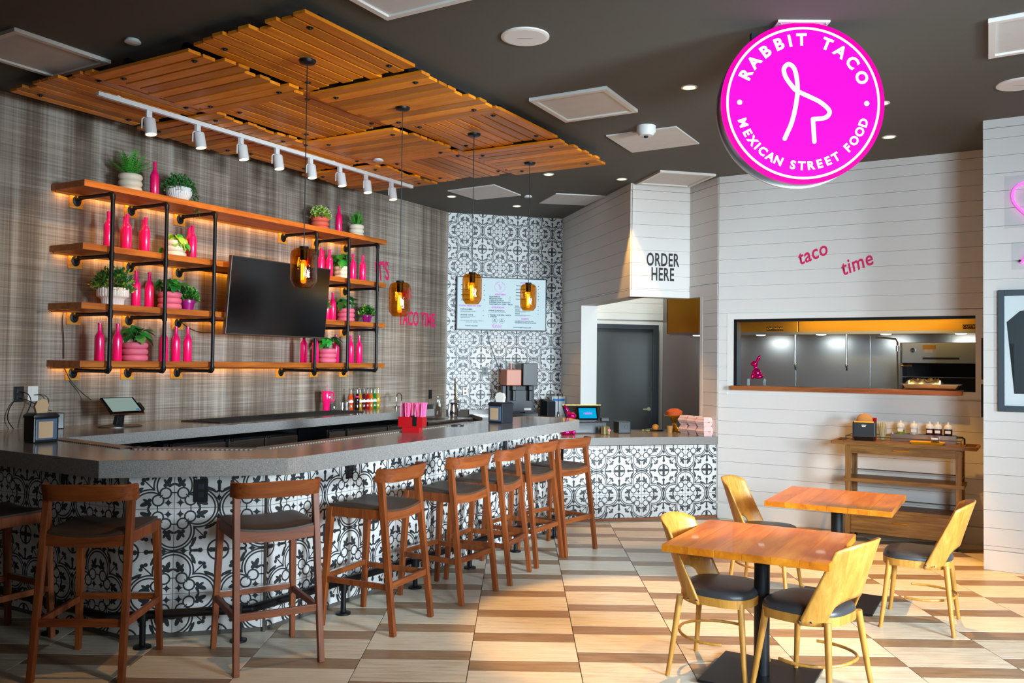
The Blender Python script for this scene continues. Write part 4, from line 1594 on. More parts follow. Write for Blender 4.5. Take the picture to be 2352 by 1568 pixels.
# under-counter coolers
coolers = [(.98, 1.62, 'left under-counter cooler with dark steel door behind the bar'), (1.64, 2.52, 'middle under-counter cooler with dark steel doors behind the bar'), (2.96, 3.22, 'narrow steel cooler drawer beside the black gap behind the bar'), (3.24, 4.6, 'right under-counter cooler with wide steel door near the sink')]
for s0, s1, lb in coolers:
    t = thing('bar_cooler', lb, 'cooler', W.w((s0 + s1) / 2, -.70, .08), W.rz, 'under-counter coolers')
    hw = (s1 - s0) / 2
    MB().box(-hw, hw, -.10, .30, 0, .90).build('cooler_body', 'black_metal', t, False)
    n = 2 if hw > .4 else 1
    for k in range(n):
        x0 = -hw + 2 * hw * k / n
        d_ = MB().box(x0 + .008, x0 + 2 * hw / n - .008, -.13, -.10, .02, .88).build('cooler_door', 'dark_steel', t, False, .003)
        MB().tube([(x0 + .06, -.13, .80), (x0 + .06, -.165, .80), (x0 + 2 * hw / n - .1, -.165, .80), (x0 + 2 * hw / n - .1, -.13, .80)], .008, 8).build('door_handle', 'black_metal', d_)
        MB().cyl((x0 + .05, -.12, 0), .022, .875, .90, 14).build('hinge', 'chrome', d_)

# foot rail
fr_ = thing('foot_rail', 'black pipe foot rail running round the bar front', 'foot rail', (0, 0, 0))
pts = []
for p in ((-.4536 - .17, .3), (-.4536 - .17, 2.34 + .065)):
    pts.append(Vector(W.w(p[0], -p[1], .19)))
pts += [Vector(FB.w(.73, -.17, .19)), ]
pts.append(Vector(FC.w(4.05, -.17, .19)))
m_ = MB()
for i in range(3):
    m_.tube([pts[i], pts[i + 1]], .026, 14)
for p in pts[1:3]:
    m_.ball(p, .0265, 12)
m_.build('rail', 'black_metal', fr_)
posts = [FA.w(.95, -.17), FA.w(1.85, -.17), FB.w(.12, -.17), FB.w(.66, -.17)] + [FC.w(q, -.17) for q in (.55, 1.35, 2.1, 2.85, 3.6)]
for p in posts:
    MB().lathe([(.05, 0), (.05, .012), (.018, .018), (.018, .17)], 18, (p[0], p[1], 0)).tube([(p[0], p[1], .16), (p[0], p[1], .222)], .031, 14).build('post', 'black_metal', fr_)


def outlet(lb, fr, x, z, mat, dmat, w=.075, h=.12, y=-.012, plugs=()):
    t = thing('wall_outlet', lb, 'outlet', fr.w(x, y, z), fr.rz, 'electrical outlets')
    MB().box(-w / 2, w / 2, -.006, 0, -h / 2, h / 2).build('cover_plate', mat, t, False, .002)
    for q in (-.026, .026):
        MB().box(-.017, .017, -.009, -.006, q - .017, q + .017).build('socket', dmat, t, False, .003)


outlet('black outlet on the tiled bar front between the two front stools', FB, .415, .89, 'black_plastic', 'dark_plastic', .085, .14)
outlet('black outlet high on the tiled bar behind the fourth stool', FC, .77, .93, 'black_plastic', 'dark_plastic')
outlet('black outlet on the tiled bar near its far end', FC, 2.90, .955, 'black_plastic', 'dark_plastic')
outlet('black outlet on the shaded left side of the tiled bar', FA, la - .62, .93, 'black_plastic', 'dark_plastic')
outlet('black double outlet with plugs on the plaid wall, far left', W, .208, 1.398, 'black_plastic', 'dark_plastic', .085, .125, 0)
outlet('white outlet beside the black one on the plaid wall', W, .326, 1.399, 'white_plastic', 'white_trim', .085, .125, 0)
outlet('black outlet on the plaid wall near the tile corner', W, 5.877, 1.255, 'black_plastic', 'dark_plastic', .075, .12, 0)
outlet('black outlet on the tiled back wall left of the drink dispenser', T, .575, 1.575, 'black_plastic', 'dark_plastic', .085, .125)
outlet('steel outlet box low on the tiled back wall', T, .29, 1.29, 'dark_steel', 'black_plastic', .07, .11, -.03)

# ---------------------------------------------------------------- rear counter, sink
rc = thing('rear_counter', 'grey counter along the tiled wall carrying the drink dispenser', 'counter', T.w(0, 0), T.rz)
MB().box(.40, 1.70, -.70, -.0, .91, .96).build('slab', 'grey_quartz', rc, False, .003)
MB().box(.42, 1.68, -.66, -.02, 0, .91).build('carcass', 'dark_steel', rc, False)
sk = thing('sink_unit', 'stainless bar sink with drainboard in the wall corner', 'sink', W.w(0, 0), W.rz)
MB().box(4.93, 5.95, -.66, -.03, .93, .955).build('drainboard', 'tray_steel', sk, False, .004)
MB().box(4.95, 5.93, -.64, -.05, 0, .93).build('sink_body', 'dark_steel', sk, False)
MB().box(4.95, 5.93, -.04, -.0, .955, 1.12).build('splashback', 'brushed_steel', sk, False)
MB().box(5.2, 5.55, -.52, -.2, .93, .9575).build('basin', 'black_metal', sk, False)
fa = thing('gooseneck_faucet', 'chrome gooseneck faucet at the end of the back counter', 'faucet', W.w(4.75, -.30, CZ), W.rz)
gp = [(0, 0, 0), (0, 0, .13)] + [(.052 - .052 * math.cos(a), 0, .13 + .055 * math.sin(a)) for a in [PI * k / 10 for k in range(1, 11)]] + [(.104, 0, .085)]
MB().tube(gp, .0085, 10).build('spout', 'chrome', fa)
MB().lathe([(.022, 0), (.022, .02), (.014, .03)], 16).build('base', 'chrome', fa)

# ================================================================ STOOLS
def make_stool():
    t = thing('bar_stool', 'x', 'stool', (0, 0, 0), 0, 'walnut bar stools along the bar')
    for sx_ in (-1, 1):
        MB().bar((sx_ * .236, -.268, 0), (sx_ * .222, -.150, .985), .032, .036, .036, .044).build('rear_leg', 'stool_wood', t, False, .004)
        MB().bar((sx_ * .236, .265, 0), (sx_ * .215, .225, .765), .030, .032, .040, .046).build('front_leg', 'stool_wood', t, False, .004)
        MB().bar((sx_ * .222, -.168, .735), (sx_ * .216, .225, .735), .028, .062).build('side_rail', 'stool_wood', t, False, .004)
        MB().bar((sx_ * .231, -.225, .295), (sx_ * .228, .248, .300), .022, .036).build('side_stretcher', 'stool_wood', t, False, .003)
    MB().bar((-.231, -.228, .30), (.231, -.228, .30), .022, .040, side=(0, 1, 0)).build('rear_stretcher', 'stool_rail', t, False, .003)
    fs_ = MB().bar((-.228, .250, .315), (.228, .250, .315), .024, .036, side=(0, 1, 0)).build('front_stretcher', 'stool_rail', t, False, .003)
    MB().box(-.21, .21, .240, .264, .3325, .3355).build('foot_plate', 'tray_steel', fs_, False)
    # curved rear and front seat rails
    for yy, z0 in ((-.182, .735), (.228, .735)):
        b = MB()
        n = 12
        vs, fs = [], []
        for k in range(n + 1):
            x = -.215 + .43 * k / n
            sag = -.020 * (1 - (x / .215) ** 2)
            for y_, z_ in ((-.013, -.036), (.013, -.036), (.013, .026 + sag), (-.013, .026 + sag)):
                vs.append((x, yy + y_, z0 + z_ + (0 if z_ > 0 else sag * .6)))
        for k in range(n):
            a = 4 * k
            for q in range(4):
                fs.append((a + q, a + (q + 1) % 4, a + 4 + (q + 1) % 4, a + 4 + q))
        fs += [(3, 2, 1, 0), tuple(4 * n + q for q in range(4))]
        b.add(vs, [tuple(reversed(f)) for f in fs])
        b.build('seat_rail', 'stool_rail', t, True)
    # saddle cushion
    nx, ny = 16, 12
    top, bot = [], []
    for j in range(ny + 1):
        v = -1 + 2 * j / ny
        for i in range(nx + 1):
            u = -1 + 2 * i / nx
            su, sv = u, v
            x = .232 * su * (1 - .06 * abs(v) ** 3)
            y = .024 + .222 * sv * (1 - .05 * abs(u) ** 3)
            edge = max(abs(u), abs(v))
            z = .770 + .020 * (abs(u) ** 2 - .55) + .020 * (1 - edge ** 6) + .004 * v
            top.append((x, y, z))
            bot.append((x, y, .752 + .020 * (abs(u) ** 2 - .55)))
    b = MB()
    w_ = nx + 1
    N_ = len(top)
    fs = []
    for j in range(ny):
        for i in range(nx):
            a = j * w_ + i
            fs += [(a, a + 1, a + w_ + 1, a + w_), (N_ + a + w_, N_ + a + w_ + 1, N_ + a + 1, N_ + a)]
    loop = [i for i in range(nx)] + [nx + j * w_ for j in range(ny)] + [ny * w_ + nx - i for i in range(nx)] + [(ny - j) * w_ for j in range(ny)]
    for q in range(len(loop)):
        a, c = loop[q], loop[(q + 1) % len(loop)]
        fs.append((a, N_ + a, N_ + c, c))
    b.add(top + bot, fs)
    b.build('seat_cushion', 'seat_leather', t)
    # curved backrest band
    n = 22
    path = []
    for k in range(n + 1):
        u = -1 + 2 * k / n
        x = .238 * math.sin(u * PI / 2) if abs(u) > .72 else .238 * math.sin(u * PI / 2)
        y = -.238 + .110 * abs(u) ** 3.2
        path.append((x, y, abs(u)))
    vs, fs = [], []
    for k, (x, y, au) in enumerate(path):
        p = Vector((x, y, 0))
        q0, q1 = path[max(k - 1, 0)], path[min(k + 1, n)]
        tg_ = Vector((q1[0] - q0[0], q1[1] - q0[1], 0)).normalized()
        nn = Vector((-tg_.y, tg_.x, 0))
        hh = .046 - .004 * au
        zc = .984
        for dn, dz in ((-.013, -hh), (.013, -hh), (.013, hh * .94), (.004, hh), (-.009, hh), (-.016, hh * .85)):
            lean = -.012 * (dz / hh)
            q = p + nn * dn
            vs.append((q.x, q.y + lean, zc + dz))
    for k in range(n):
        a = 6 * k
        for q in range(6):
            fs.append((a + q, a + (q + 1) % 6, a + 6 + (q + 1) % 6, a + 6 + q))
    fs += [tuple(reversed(range(6))), tuple(6 * n + q for q in range(6))]
    MB().add(vs, [tuple(reversed(f)) for f in fs]).build('backrest', 'stool_rail', t)
    return t


stool = make_stool()
STOOLS = [(-3.16, 5.175, 30, 'dark bar stool cut off by the left edge, facing the shaded bar side'),
          (-2.31, 4.82, -2, 'nearest bar stool, front left, its rear legs reaching the bottom edge'),
          (-1.442, 5.025, -32, 'bar stool at the bar corner with its backrest toward the viewer'),
          (-.912, 5.709, -66.5, 'first bar stool along the long straight side of the bar'),
          (-.505, 6.427, -61, 'second bar stool along the long straight side of the bar'),
          (-.228, 6.961, -71, 'third bar stool along the long side, close behind the second'),
          (.042, 7.555, -61, 'fourth bar stool along the long side, next to last'),
          (.36, 7.996, -52, 'last bar stool in the row, standing by the order counter')]
for k, (x, y, a, lb) in enumerate(STOOLS):
    s_ = stool if k == 0 else copy_tree(stool)
    s_.location, s_.rotation_euler = (x, y, 0), (0, 0, R(-a))
    s_['label'] = lb

# ================================================================ DINING CHAIRS
def make_chair():
    t = thing('dining_chair', 'x', 'chair', (0, 0, 0), 0, 'honey plywood dining chairs')
    for sx_ in (-1, 1):
        for sy_, ft in ((1, .215), (-1, -.215)):
            MB().tube([(sx_ * .240, ft, 0), (sx_ * .222, ft * .93, .12), (sx_ * .175, ft * .78, .43)], [.0125, .0145, .019], 12).build('leg', 'chair_wood', t)

    def outline(r_x, r_y, n=40, off=0.):
        o_ = []
        for k in range(n):
            a = 2 * PI * k / n
            c_, s_ = math.cos(a), math.sin(a)
            e = 2 / 2.9
            x = r_x * math.copysign(abs(c_) ** e, c_)
            y = r_y * math.copysign(abs(s_) ** e, s_)
            x *= 1 + .10 * y / r_y
            o_.append((x, y + .012))
        return o_
    n = 40
    ap = MB()
    o1, o2 = outline(.218, .212), outline(.200, .195)
    vs = [(x, y, .405) for x, y in o1] + [(x, y, .450) for x, y in o1] + [(x, y, .450) for x, y in o2] + [(x, y, .405) for x, y in o2]
    fs = []
    for r_ in range(4):
        for k in range(n):
            j = (k + 1) % n
            fs.append((r_ * n + k, r_ * n + j, ((r_ + 1) % 4) * n + j, ((r_ + 1) % 4) * n + k))
    ap.add(vs, fs).build('seat_frame', 'chair_wood', t)
    cu = MB()
    rings = [(1.0, .447), (1.0, .458), (.985, .470), (.95, .480), (.86, .488), (.6, .493), (.3, .495)]
    vs, fs = [], []
    oo = outline(.215, .209)
    for f_, z in rings:
        vs += [(x * f_, .012 + (y - .012) * f_, z) for x, y in oo]
    for r_ in range(len(rings) - 1):
        for k in range(n):
            j = (k + 1) % n
            fs.append((r_ * n + k, r_ * n + j, (r_ + 1) * n + j, (r_ + 1) * n + k))
    fs.append(tuple((len(rings) - 1) * n + k for k in range(n)))
    fs.append(tuple(reversed(range(n))))
    cu.add(vs, fs).build('seat_cushion', 'chair_leather', t)
    # bent plywood back: wraps the seat, forks into two straps around an arched cut-out
    nu, nv = 36, 16
    vs, fs = [], []
    zb, zt = .405, .838
    for i in range(nu + 1):
        u = -1 + 2 * i / nu
        au = abs(u)
        if au < .52:
            v0 = .19 + .13 * math.sqrt(max(0, 1 - (au / .52) ** 2.6))
        else:
            v0 = .19 - .19 * min(1, ((au - .52) / .05)) if au < .57 else 0.
        v1 = 1 - .10 * au ** 3
        for j in range(nv + 1):
            v = v0 + (v1 - v0) * j / nv
            ph = u * (R(74) - R(16) * v)
            rx, ry = .228 + .012 * v, .215 - .045 * v
            x = rx * math.sin(ph) / math.sin(R(74)) * (1 - .0 * v)
            y = .012 - ry * (math.cos(ph) - math.cos(R(74))) * 1.02 - .055 - .165 * max(0, v - .05) ** 1.05
            vs.append((x, y, zb + (zt - zb) * v))
    for i in range(nu):
        for j in range(nv):
            a = i * (nv + 1) + j
            fs.append((a, a + 1, a + nv + 2, a + nv + 1))
    bo = MB().add(vs, fs).build('backrest', 'chair_wood', t)
    so = bo.modifiers.new('thickness', 'SOLIDIFY')
    so.thickness, so.offset = .012, 0.
    for sx_ in (-1, 1):
        for dy in (-.075, -.02):
            bl = MB().lathe([(.007, 0), (.007, .003), (.004, .004)], 10).build('bolt', 'chrome', t)
            ph = .9 if dy > -.05 else .72
            bl.location = (sx_ * (.222 + (.012 if dy > -.05 else .002)), -.055 + (dy + .02) * .9, .428)
            bl.rotation_euler = (0, sx_ * PI / 2, 0)
    hp = [(.222 * math.sin(a) * 1.0, -.005 - .215 * math.cos(a), .205 + .012 * (1 - abs(math.sin(a)))) for a in [R(-112) + R(224) * k / 26 for k in range(27)]]
    MB().tube(hp, .0085, 8).build('hoop_stretcher', 'chair_wood', t)
    return t


chair = make_chair()
CHAIRS = [(1.136, 4.895, 120, 'honey plywood chair pushed under the left side of the near table'),
          (1.545, 4.575, -45, 'honey plywood chair nearest the viewer with its curved back turned'),
          (1.885, 6.64, 120, 'honey plywood chair left of the far table, mostly hidden by the near table'),
          (2.69, 5.84, -60, 'honey plywood chair at the right of the far table, in front of the cart')]
for k, (x, y, a, lb) in enumerate(CHAIRS):
    s_ = chair if k == 0 else copy_tree(chair)
    s_.location, s_.rotation_euler = (x, y, 0), (0, 0, R(-a))
    s_['label'] = lb

# ================================================================ TABLES
for x, y, a, lx, ly, lb in ((1.343, 4.79, 29, .845, .865, 'near square table with orange wood top and black pedestal'), (2.314, 6.325, 29.5, .83, .88, 'far square table with orange wood top and black pedestal')):
    t = thing('dining_table', lb, 'table', (x, y, 0), R(-a), 'wooden pedestal tables')
    n = 6
    for k in range(n):
        x0 = -lx / 2 + lx * k / n
        MB().box(x0 + .0004, x0 + lx / n - .0004, -ly / 2, ly / 2, .712, .75).build('top_board', 'table_wood', t, False, .0012)
    MB().lathe([(.042, .02), (.042, .70)], 24).build('column', 'black_metal', t)
    MB().box(-.20, .20, -.20, .20, .700, .712).build('top_plate', 'black_metal', t, False)
    MB().box(-.275, .275, -.275, .275, .006, .020).build('base_plate', 'black_metal', t, False, .003)
    for sx_ in (-.24, .24):
        for sy_ in (-.24, .24):
            MB().cyl((sx_, sy_, 0), .016, 0, .006, 12).build('glide', 'black_plastic', t)

# ================================================================ ORDER COUNTER
oc = thing('order_counter', 'order counter front clad in black and white patterned tiles', 'counter', O.w(0, 0), O.rz)
MB().prism([(-1.83, .012), (-.008, .012), (-.10, .62), (-.10, .95), (-1.83, .95)], 0, .81).build('carcass', 'grout', oc, False)
core = put('tile_face', None, oc, None, (-1.83, .012, 0))
tile_field(core, 1.825, .025, .81, (-.41 + 1.83) % .52 - .52, .275)
MB().box(-1.83, 0, -.012, .012, 0, .025).build('base_trim', 'sill_wood', oc, False)
oct_ = thing('order_countertop', 'grey quartz top of the order counter below the order lettering', 'countertop', O.w(0, 0, .90), O.rz)
MB().prism([(-2.05, -.012), (-.006, -.012), (-.10, .62), (-.10, 1.05), (-2.05, 1.05)], -.085, 0).build('slab', 'grey_quartz', oct_, False, .004)

# ================================================================ MENU SCREEN
ms = thing('menu_screen', 'wide white menu screen on the tiled back wall', 'screen', T.w(.80, -.075, 2.535), T.rz)
MB().box(-.660, .660, .0, .05, -.380, .380).build('screen_bezel', 'black_plastic', ms, False, .004)
MB().box(-.645, .645, -.002, .001, -.362, .366).build('screen_panel', 'screen_white', ms, False)
MB().box(-.2, .2, .05, .075, -.15, .15).build('wall_mount', 'black_metal', ms, False)


def scr(txt, x, z, size, mat='screen_teal_ink', align='LEFT', off=0., shear=0., xs=1.):
    put('lettering', upright(text_mesh(txt, mat, size, shear, off, xs, align)), ms, None, (x, -.004, z))


def scrbar(x, z, w, h=.006, mat='screen_teal_ink'):
    """a line of print too small to read"""
    MB().box(x, x + w, -.0035, -.002, z - h / 2, z + h / 2).build('print_line', mat, ms, False)


o = arc_text(ms, 'RABBIT TACO', .068, 150, 30, .017, 'screen_pink_ink', -.004, False, .0003)
o.location = (-.035, 0, .245)
rg = disc_y(.074, .077, -.004, 48).build('logo_ring', 'screen_pink_ink', ms, False)
rg.location = (-.035, 0, .245)
ribbon(ms, [line1, line2], .03, -.0042, 'screen_pink_ink', 'logo_figure', .145, -.035, .245)
scr('APPETIZERS', -.03, .135, .030, 'screen_pink_ink', 'CENTER', .0011)
for k, s_ in enumerate(('GUACAMOLE', 'MEXICAN CORN', 'CHIPS WITH SALSA', 'SUPREME STEAK TOSTADA', 'GUACAMOLE + CHIPS + SALSA')):
    scr(s_, -.19, .104 - .027 * k, .025, off=.0011)
    scrbar(.11, .104 - .027 * k, .010, .010)
scr('QUESADILLAS', -.06, -.048, .030, 'screen_pink_ink', 'CENTER', .0011)
scr('CHEESE QUESADILLA', -.20, -.095, .025, off=.0011)
scrbar(-.20, -.117, .26, .004)
scr('+ VEGGIE / CHICKEN / ASADA', -.20, -.158, .025, off=.0009)
scr('+ LOBSTER', -.20, -.182, .025, off=.0009)
for x in (-.105, -.003):
    r2 = disc_y(.037, .040, -.004, 40).build('seal_ring', 'screen_teal_ink', ms, False)
    r2.location = (x, 0, -.238)
    scrbar(x - .022, -.244, .044, .008)
    scrbar(x - .010, -.226, .020, .016)
scr('Rabbit', -.08, -.318, .070, 'screen_pink_ink', 'CENTER', 0, .4, .8)
scr('TORTAS "MEXICAN SUBS"', -.465, -.035, .028, 'screen_pink_ink', 'CENTER', .0011)
for z, a_ in ((-.085, 'TORTA CASERA'), (-.165, 'GRANDE TORTA')):
    scr(a_, -.605, z, .024, off=.0009)
    scrbar(-.605, z - .026, .22, .004)
    scrbar(-.605, z - .037, .14, .004)
    scrbar(-.28, z - .006, .013, .010)
scr('CHICKEN AND MEAT ONLY HALAL +\nORGANIC VERDES', -.44, -.256, .021, align='CENTER')
scr('TYSONS GALLERIA', -.445, -.318, .022, align='CENTER', off=.0009)
for z in (.26, .19, .12, .055):
    scrbar(-.60, z, .15, .009)
    scrbar(-.60, z - .02, .25, .004)
    scrbar(-.27, z, .012, .010)
scr('TACOS', .30, .315, .026, 'screen_pink_ink', 'CENTER', .0011)
for k in range(5):
    scrbar(.20, .27 - .048 * k, .14, .009)
    scrbar(.47, .27 - .048 * k, .010, .010)
    scrbar(.53, .27 - .048 * k, .013, .010)
for z, w_ in ((-.02, .06), (-.075, .07), (-.13, .0)):
    if w_:
        scrbar(.19, z, w_, .009)
    else:
        scr('VEGAN', .19, z, .022, off=.0009)
    scrbar(.19, z - .02, .23, .004)
    scrbar(.19, z - .031, .16, .004)
    scrbar(.53, z, .013, .010)
scr('DESSERTS', .34, -.205, .026, 'screen_pink_ink', 'CENTER', .0011)
scr('CHURROS W/ CHOCOLATE', .19, -.238, .022, off=.0009)
scr('CHURROS W/ DULCE DE LECHE', .19, -.262, .022, off=.0009)
scr('WWW.RABBITTACO.COM', .30, -.330, .022, align='CENTER', off=.0009)
single('screen_cable', MB().tube([(.60, -.02, 2.16), (.63, -.018, 2.0), (.74, -.02, 1.72), (.80, -.03, 1.55), (.82, -.1, 1.40)], .0045, 6), 'black_plastic', 'thin black cable hanging below the menu screen', 'cable', T.w(0, 0), T.rz)

# ================================================================ THINGS ON THE BAR
def napkin_box(lb, loc, rz, w, dp, h, front, body='black_plastic', stack='napkin', fold='napkin'):
    t = thing('napkin_dispenser', lb, 'napkin dispenser', loc, rz)
    MB().box(-w / 2, w / 2, -dp / 2, dp / 2, 0, h * .86).build('body', body, t, False, .008)
    lid = [(-w / 2 - .004, h * .84), (w / 2 + .004, h * .84), (w / 2 + .004, h * .92), (w / 2 - .02, h), (-w / 2 + .02, h), (-w / 2 - .004, h * .92)]
    vs = [(x, -dp / 2 - .004, z) for x, z in lid] + [(x, dp / 2 + .004, z) for x, z in lid]
    n = len(lid)
    MB().add(vs, [tuple(range(n)), tuple(range(2 * n - 1, n - 1, -1))] + [(i, n + i, n + (i + 1) % n, (i + 1) % n) for i in range(n)]).build('lid', body, t, True, .004)
    MB().box(-w / 2 + .014, w / 2 - .014, -dp / 2 - .004, -dp / 2, .02, h * .80).build('front_window', front, t, False, .002)
    if stack:
        MB().box(-w * .33, w * .25, -dp / 2 - .0065, -dp / 2 - .0045, h * .16, h * .72).build('napkin_stack', stack, t, False, .004)
    fp = [(-w * .25, 0), (-w * .33, .05), (-w * .22, .088), (.0, .098), (w * .2, .09), (w * .27, .055), (w * .2, .0)]
    vs = []
    for yy in (-.012, .012):
        vs += [(x, yy + .015 * math.sin(9 * x), h * .985 + z * (1 if yy < 0 else .92)) for x, z in fp]
    n = len(fp)
    MB().add(vs, [tuple(range(n)), tuple(range(2 * n - 1, n - 1, -1))] + [(i, n + i, n + (i + 1) % n, (i + 1) % n) for i in range(n)]).build('pulled_napkin', fold, t, True)
    return t


# left end of the bar
p = Vector(W.w(-.33, -1.22, CZ))
napkin_box('smoked napkin dispenser with an orange napkin on the left end of the bar', p, W.rz, .175, .12, .20, 'blue_clear', 'black_plastic', 'napkin', 'napkin')
p = Vector(W.w(3.36, -2.66, CZ))
napkin_box('black napkin dispenser with a pale napkin near the far end of the bar', p, R(-42), .18, .16, .20, 'blue_clear', 'dark_plastic', 'napkin', 'napkin_white')

# red straw caddy
cd_ = thing('straw_caddy', 'red acrylic caddy holding pink straws on the bar', 'caddy', W.w(1.90, -2.70, CZ), R(-12))
MB().box(-.105, .105, -.055, .055, .045, .13).build('caddy_box', 'red_acrylic', cd_, False, .003)
MB().box(-.075, .075, -.045, .045, 0, .046).build('caddy_foot', 'red_acrylic', cd_, False, .003)
MB().box(.005, .012, -.055, .055, .125, .140).build('divider', 'black_plastic', cd_, False)
MB().box(.018, .055, -.0565, -.054, .055, .132).build('cutout', 'black_plastic', cd_, False)
rng = random.Random(3)
straw_me = MB().tube([(0, 0, 0), (0, 0, .185)], .0048, 7).mesh('straw', 'straw_pink')
for k in range(60):
    x = rng.uniform(-.092, -.006) if k < 30 else rng.uniform(.016, .094)
    y = rng.uniform(-.042, .042)
    o = single('straw', straw_me, None, 'pink straw in the left bundle of the red caddy' if k < 30 else 'pink straw in the right bundle of the red caddy', 'straw', (0, 0, 0), 0, 'pink straws in the left half' if k < 30 else 'pink straws in the right half')
    q = cd_.location + Matrix.Rotation(R(-12), 3, 'Z') @ Vector((x, y, .050 + rng.uniform(0, .012)))
    o.location = q
    o.rotation_euler = (rng.uniform(-.07, .07), rng.uniform(-.06, .12), 0)

# ---------------------------------------------------------------- left end of the back counter: point of sale
ps = thing('sales_tablet', 'tilted tablet till with a pale green screen on the back counter', 'tablet', W.w(.84, -.42, CZ), W.rz)
MB().lathe([(.0, 0), (.17, 0), (.17, .008), (.14, .014), (.06, .02), (.0, .02)], 36, sx=1.15, sy=.75).build('stand_base', 'black_plastic', ps)
MB().bar((0, .03, .015), (0, .0, .15), .075, .05, .06, .045).build('stand_neck', 'black_plastic', ps, False, .006)
tb = put('tablet_body', MB().box(-.155, .155, -.010, .010, -.105, .105).mesh('tablet_body', 'black_gloss', False, .006), ps, None, (0, -.02, .175))
tb.rotation_euler = (R(-52), 0, 0)
MB().box(-.135, .135, -.0115, -.0095, -.078, .092).build('display', 'screen_teal', tb, False)
MB().box(.095, .125, -.0122, -.0112, -.070, -.052).build('display_button', 'label_blue', tb, False)
MB().box(-.157, .157, -.006, .012, -.108, -.104).build('lower_edge', 'chrome', tb, False, .002)
MB().box(.155, .185, -.012, .035, -.06, .03).build('card_reader', 'black_plastic', tb, False, .008)
bx = thing('network_box', 'black network box with small lights beside the napkin dispenser', 'network box', W.w(.36, -.17, CZ), W.rz - R(18))
MB().box(-.10, .10, -.08, .08, 0, .13).build('case', 'black_plastic', bx, False, .006)
for k in range(4):
    MB().ball((.102, -.03, .03 + .018 * k), .004, 6).build('status_light', 'led_dot', bx)
cab = [([(.206, -.03, 1.42), (.24, -.08, 1.40), (.255, -.10, 1.33), (.22, -.09, 1.22), (.20, -.12, 1.13)], 'black plug cable looping from the upper socket of the black outlet'),
       ([(.206, -.03, 1.37), (.26, -.08, 1.34), (.33, -.12, 1.29), (.40, -.15, 1.26)], 'black cable running from the lower socket to the network box'),
       ([(.33, -.02, 1.39), (.38, -.05, 1.39), (.42, -.06, 1.36), (.40, -.10, 1.28)], 'thin cable plugged into the white outlet'),
       ([(.16, -.02, 1.34), (.12, -.03, 1.28), (.10, -.05, 1.2), (.13, -.08, 1.125)], 'thin grey cable hanging left of the black outlet')]
for pts_, lb in cab:
    single('power_cable', MB().tube(catmull([Vector(q) for q in pts_], 6), .004, 6), 'black_plastic', lb, 'cable', W.w(0, 0), W.rz)
single('power_cable', MB().tube(catmull([Vector(q) for q in ((.55, -.035, 2.09), (.555, -.02, 2.0), (.57, -.02, 1.85), (.575, -.02, 1.69))], 6), .004, 6).tube(catmull([Vector(q) for q in ((.58, -.02, 1.61), (.64, -.03, 1.50), (.72, -.06, 1.40), (.74, -.16, 1.34))], 6), .004, 6),
       'black_plastic', 'double black cable running down the wall from the third shelf to the tablet', 'cable', W.w(0, 0), W.rz)
single('power_cable', MB().tube(catmull([Vector(q) for q in ((1.73, -.03, 2.06), (1.85, -.02, 2.0), (1.98, -.02, 1.965), (2.12, -.05, 1.97))], 6), .004, 6), 'black_plastic', 'thin black cable sagging behind the lower left television corner', 'cable', W.w(0, 0), W.rz)
# rubber bar mat
mt = thing('bar_mat', 'long black rubber bar mat on the back counter', 'mat', W.w(0, 0, CZ), W.rz)
MB().prism([(1.55, -.30), (1.62, -.74), (3.78, -.60), (3.72, -.20)], 0, .012).build('mat_sheet', 'rubber_mat', mt, False, .002)
rib = MB()
for k in range(5):
    f = .1 + .2 * k
    a_, b_ = Vector((1.56 + .07 * f, -.32 - .40 * f, .012)), Vector((3.71 + .05 * f, -.23 - .34 * f, .012))
    rib.bar(a_, b_, .012, .006, side=(0, 0, 1))
rib.build('mat_ribs', 'rubber_mat', mt, False)

# pink tumbler
tu = thing('tumbler', 'hot pink insulated tumbler with handle and straw on the back counter', 'tumbler', W.w(3.60, -.20, CZ), W.rz - R(25))
MB().lathe([(.0, 0), (.036, 0), (.038, .01), (.040, .095), (.050, .115), (.053, .23), (.05, .235), (.0, .236)], 26, cap=False).build('cup', 'pink_paint', tu)
MB().tube([(.050, 0, .215), (.082, 0, .215), (.088, 0, .205), (.088, 0, .13), (.082, 0, .12), (.05, 0, .118)], .0085, 8).build('handle', 'pink_paint', tu)
MB().lathe([(.05, .236), (.05, .25), (.02, .252), (.0, .252)], 24, cap=False).build('lid', 'clear_glass', tu)
MB().tube([(.01, 0, .24), (.013, 0, .31)], .004, 7).build('straw', 'straw_pink', tu)
o = MB().lathe([(.0, .0), (.012, 0)], 16, cap=False).build('badge', 'white_plastic', tu)
o.location, o.rotation_euler = (.018, -.0525, .165), (PI / 2, 0, 0)


def tumbler_glass(lb, s, d, r_, h):
    single('drinking_glass', MB().lathe([(r_ * .86, 0), (r_, h), (r_ - .003, h), (r_ * .86 - .003, .008), (.0, .008)], 24, cap=False).lathe([(.0, 0), (r_ * .86, 0)], 24, cap=False),
           'clear_glass', lb, 'glass', W.w(s, -d, CZ), W.rz, 'clear glasses beside the tumbler')


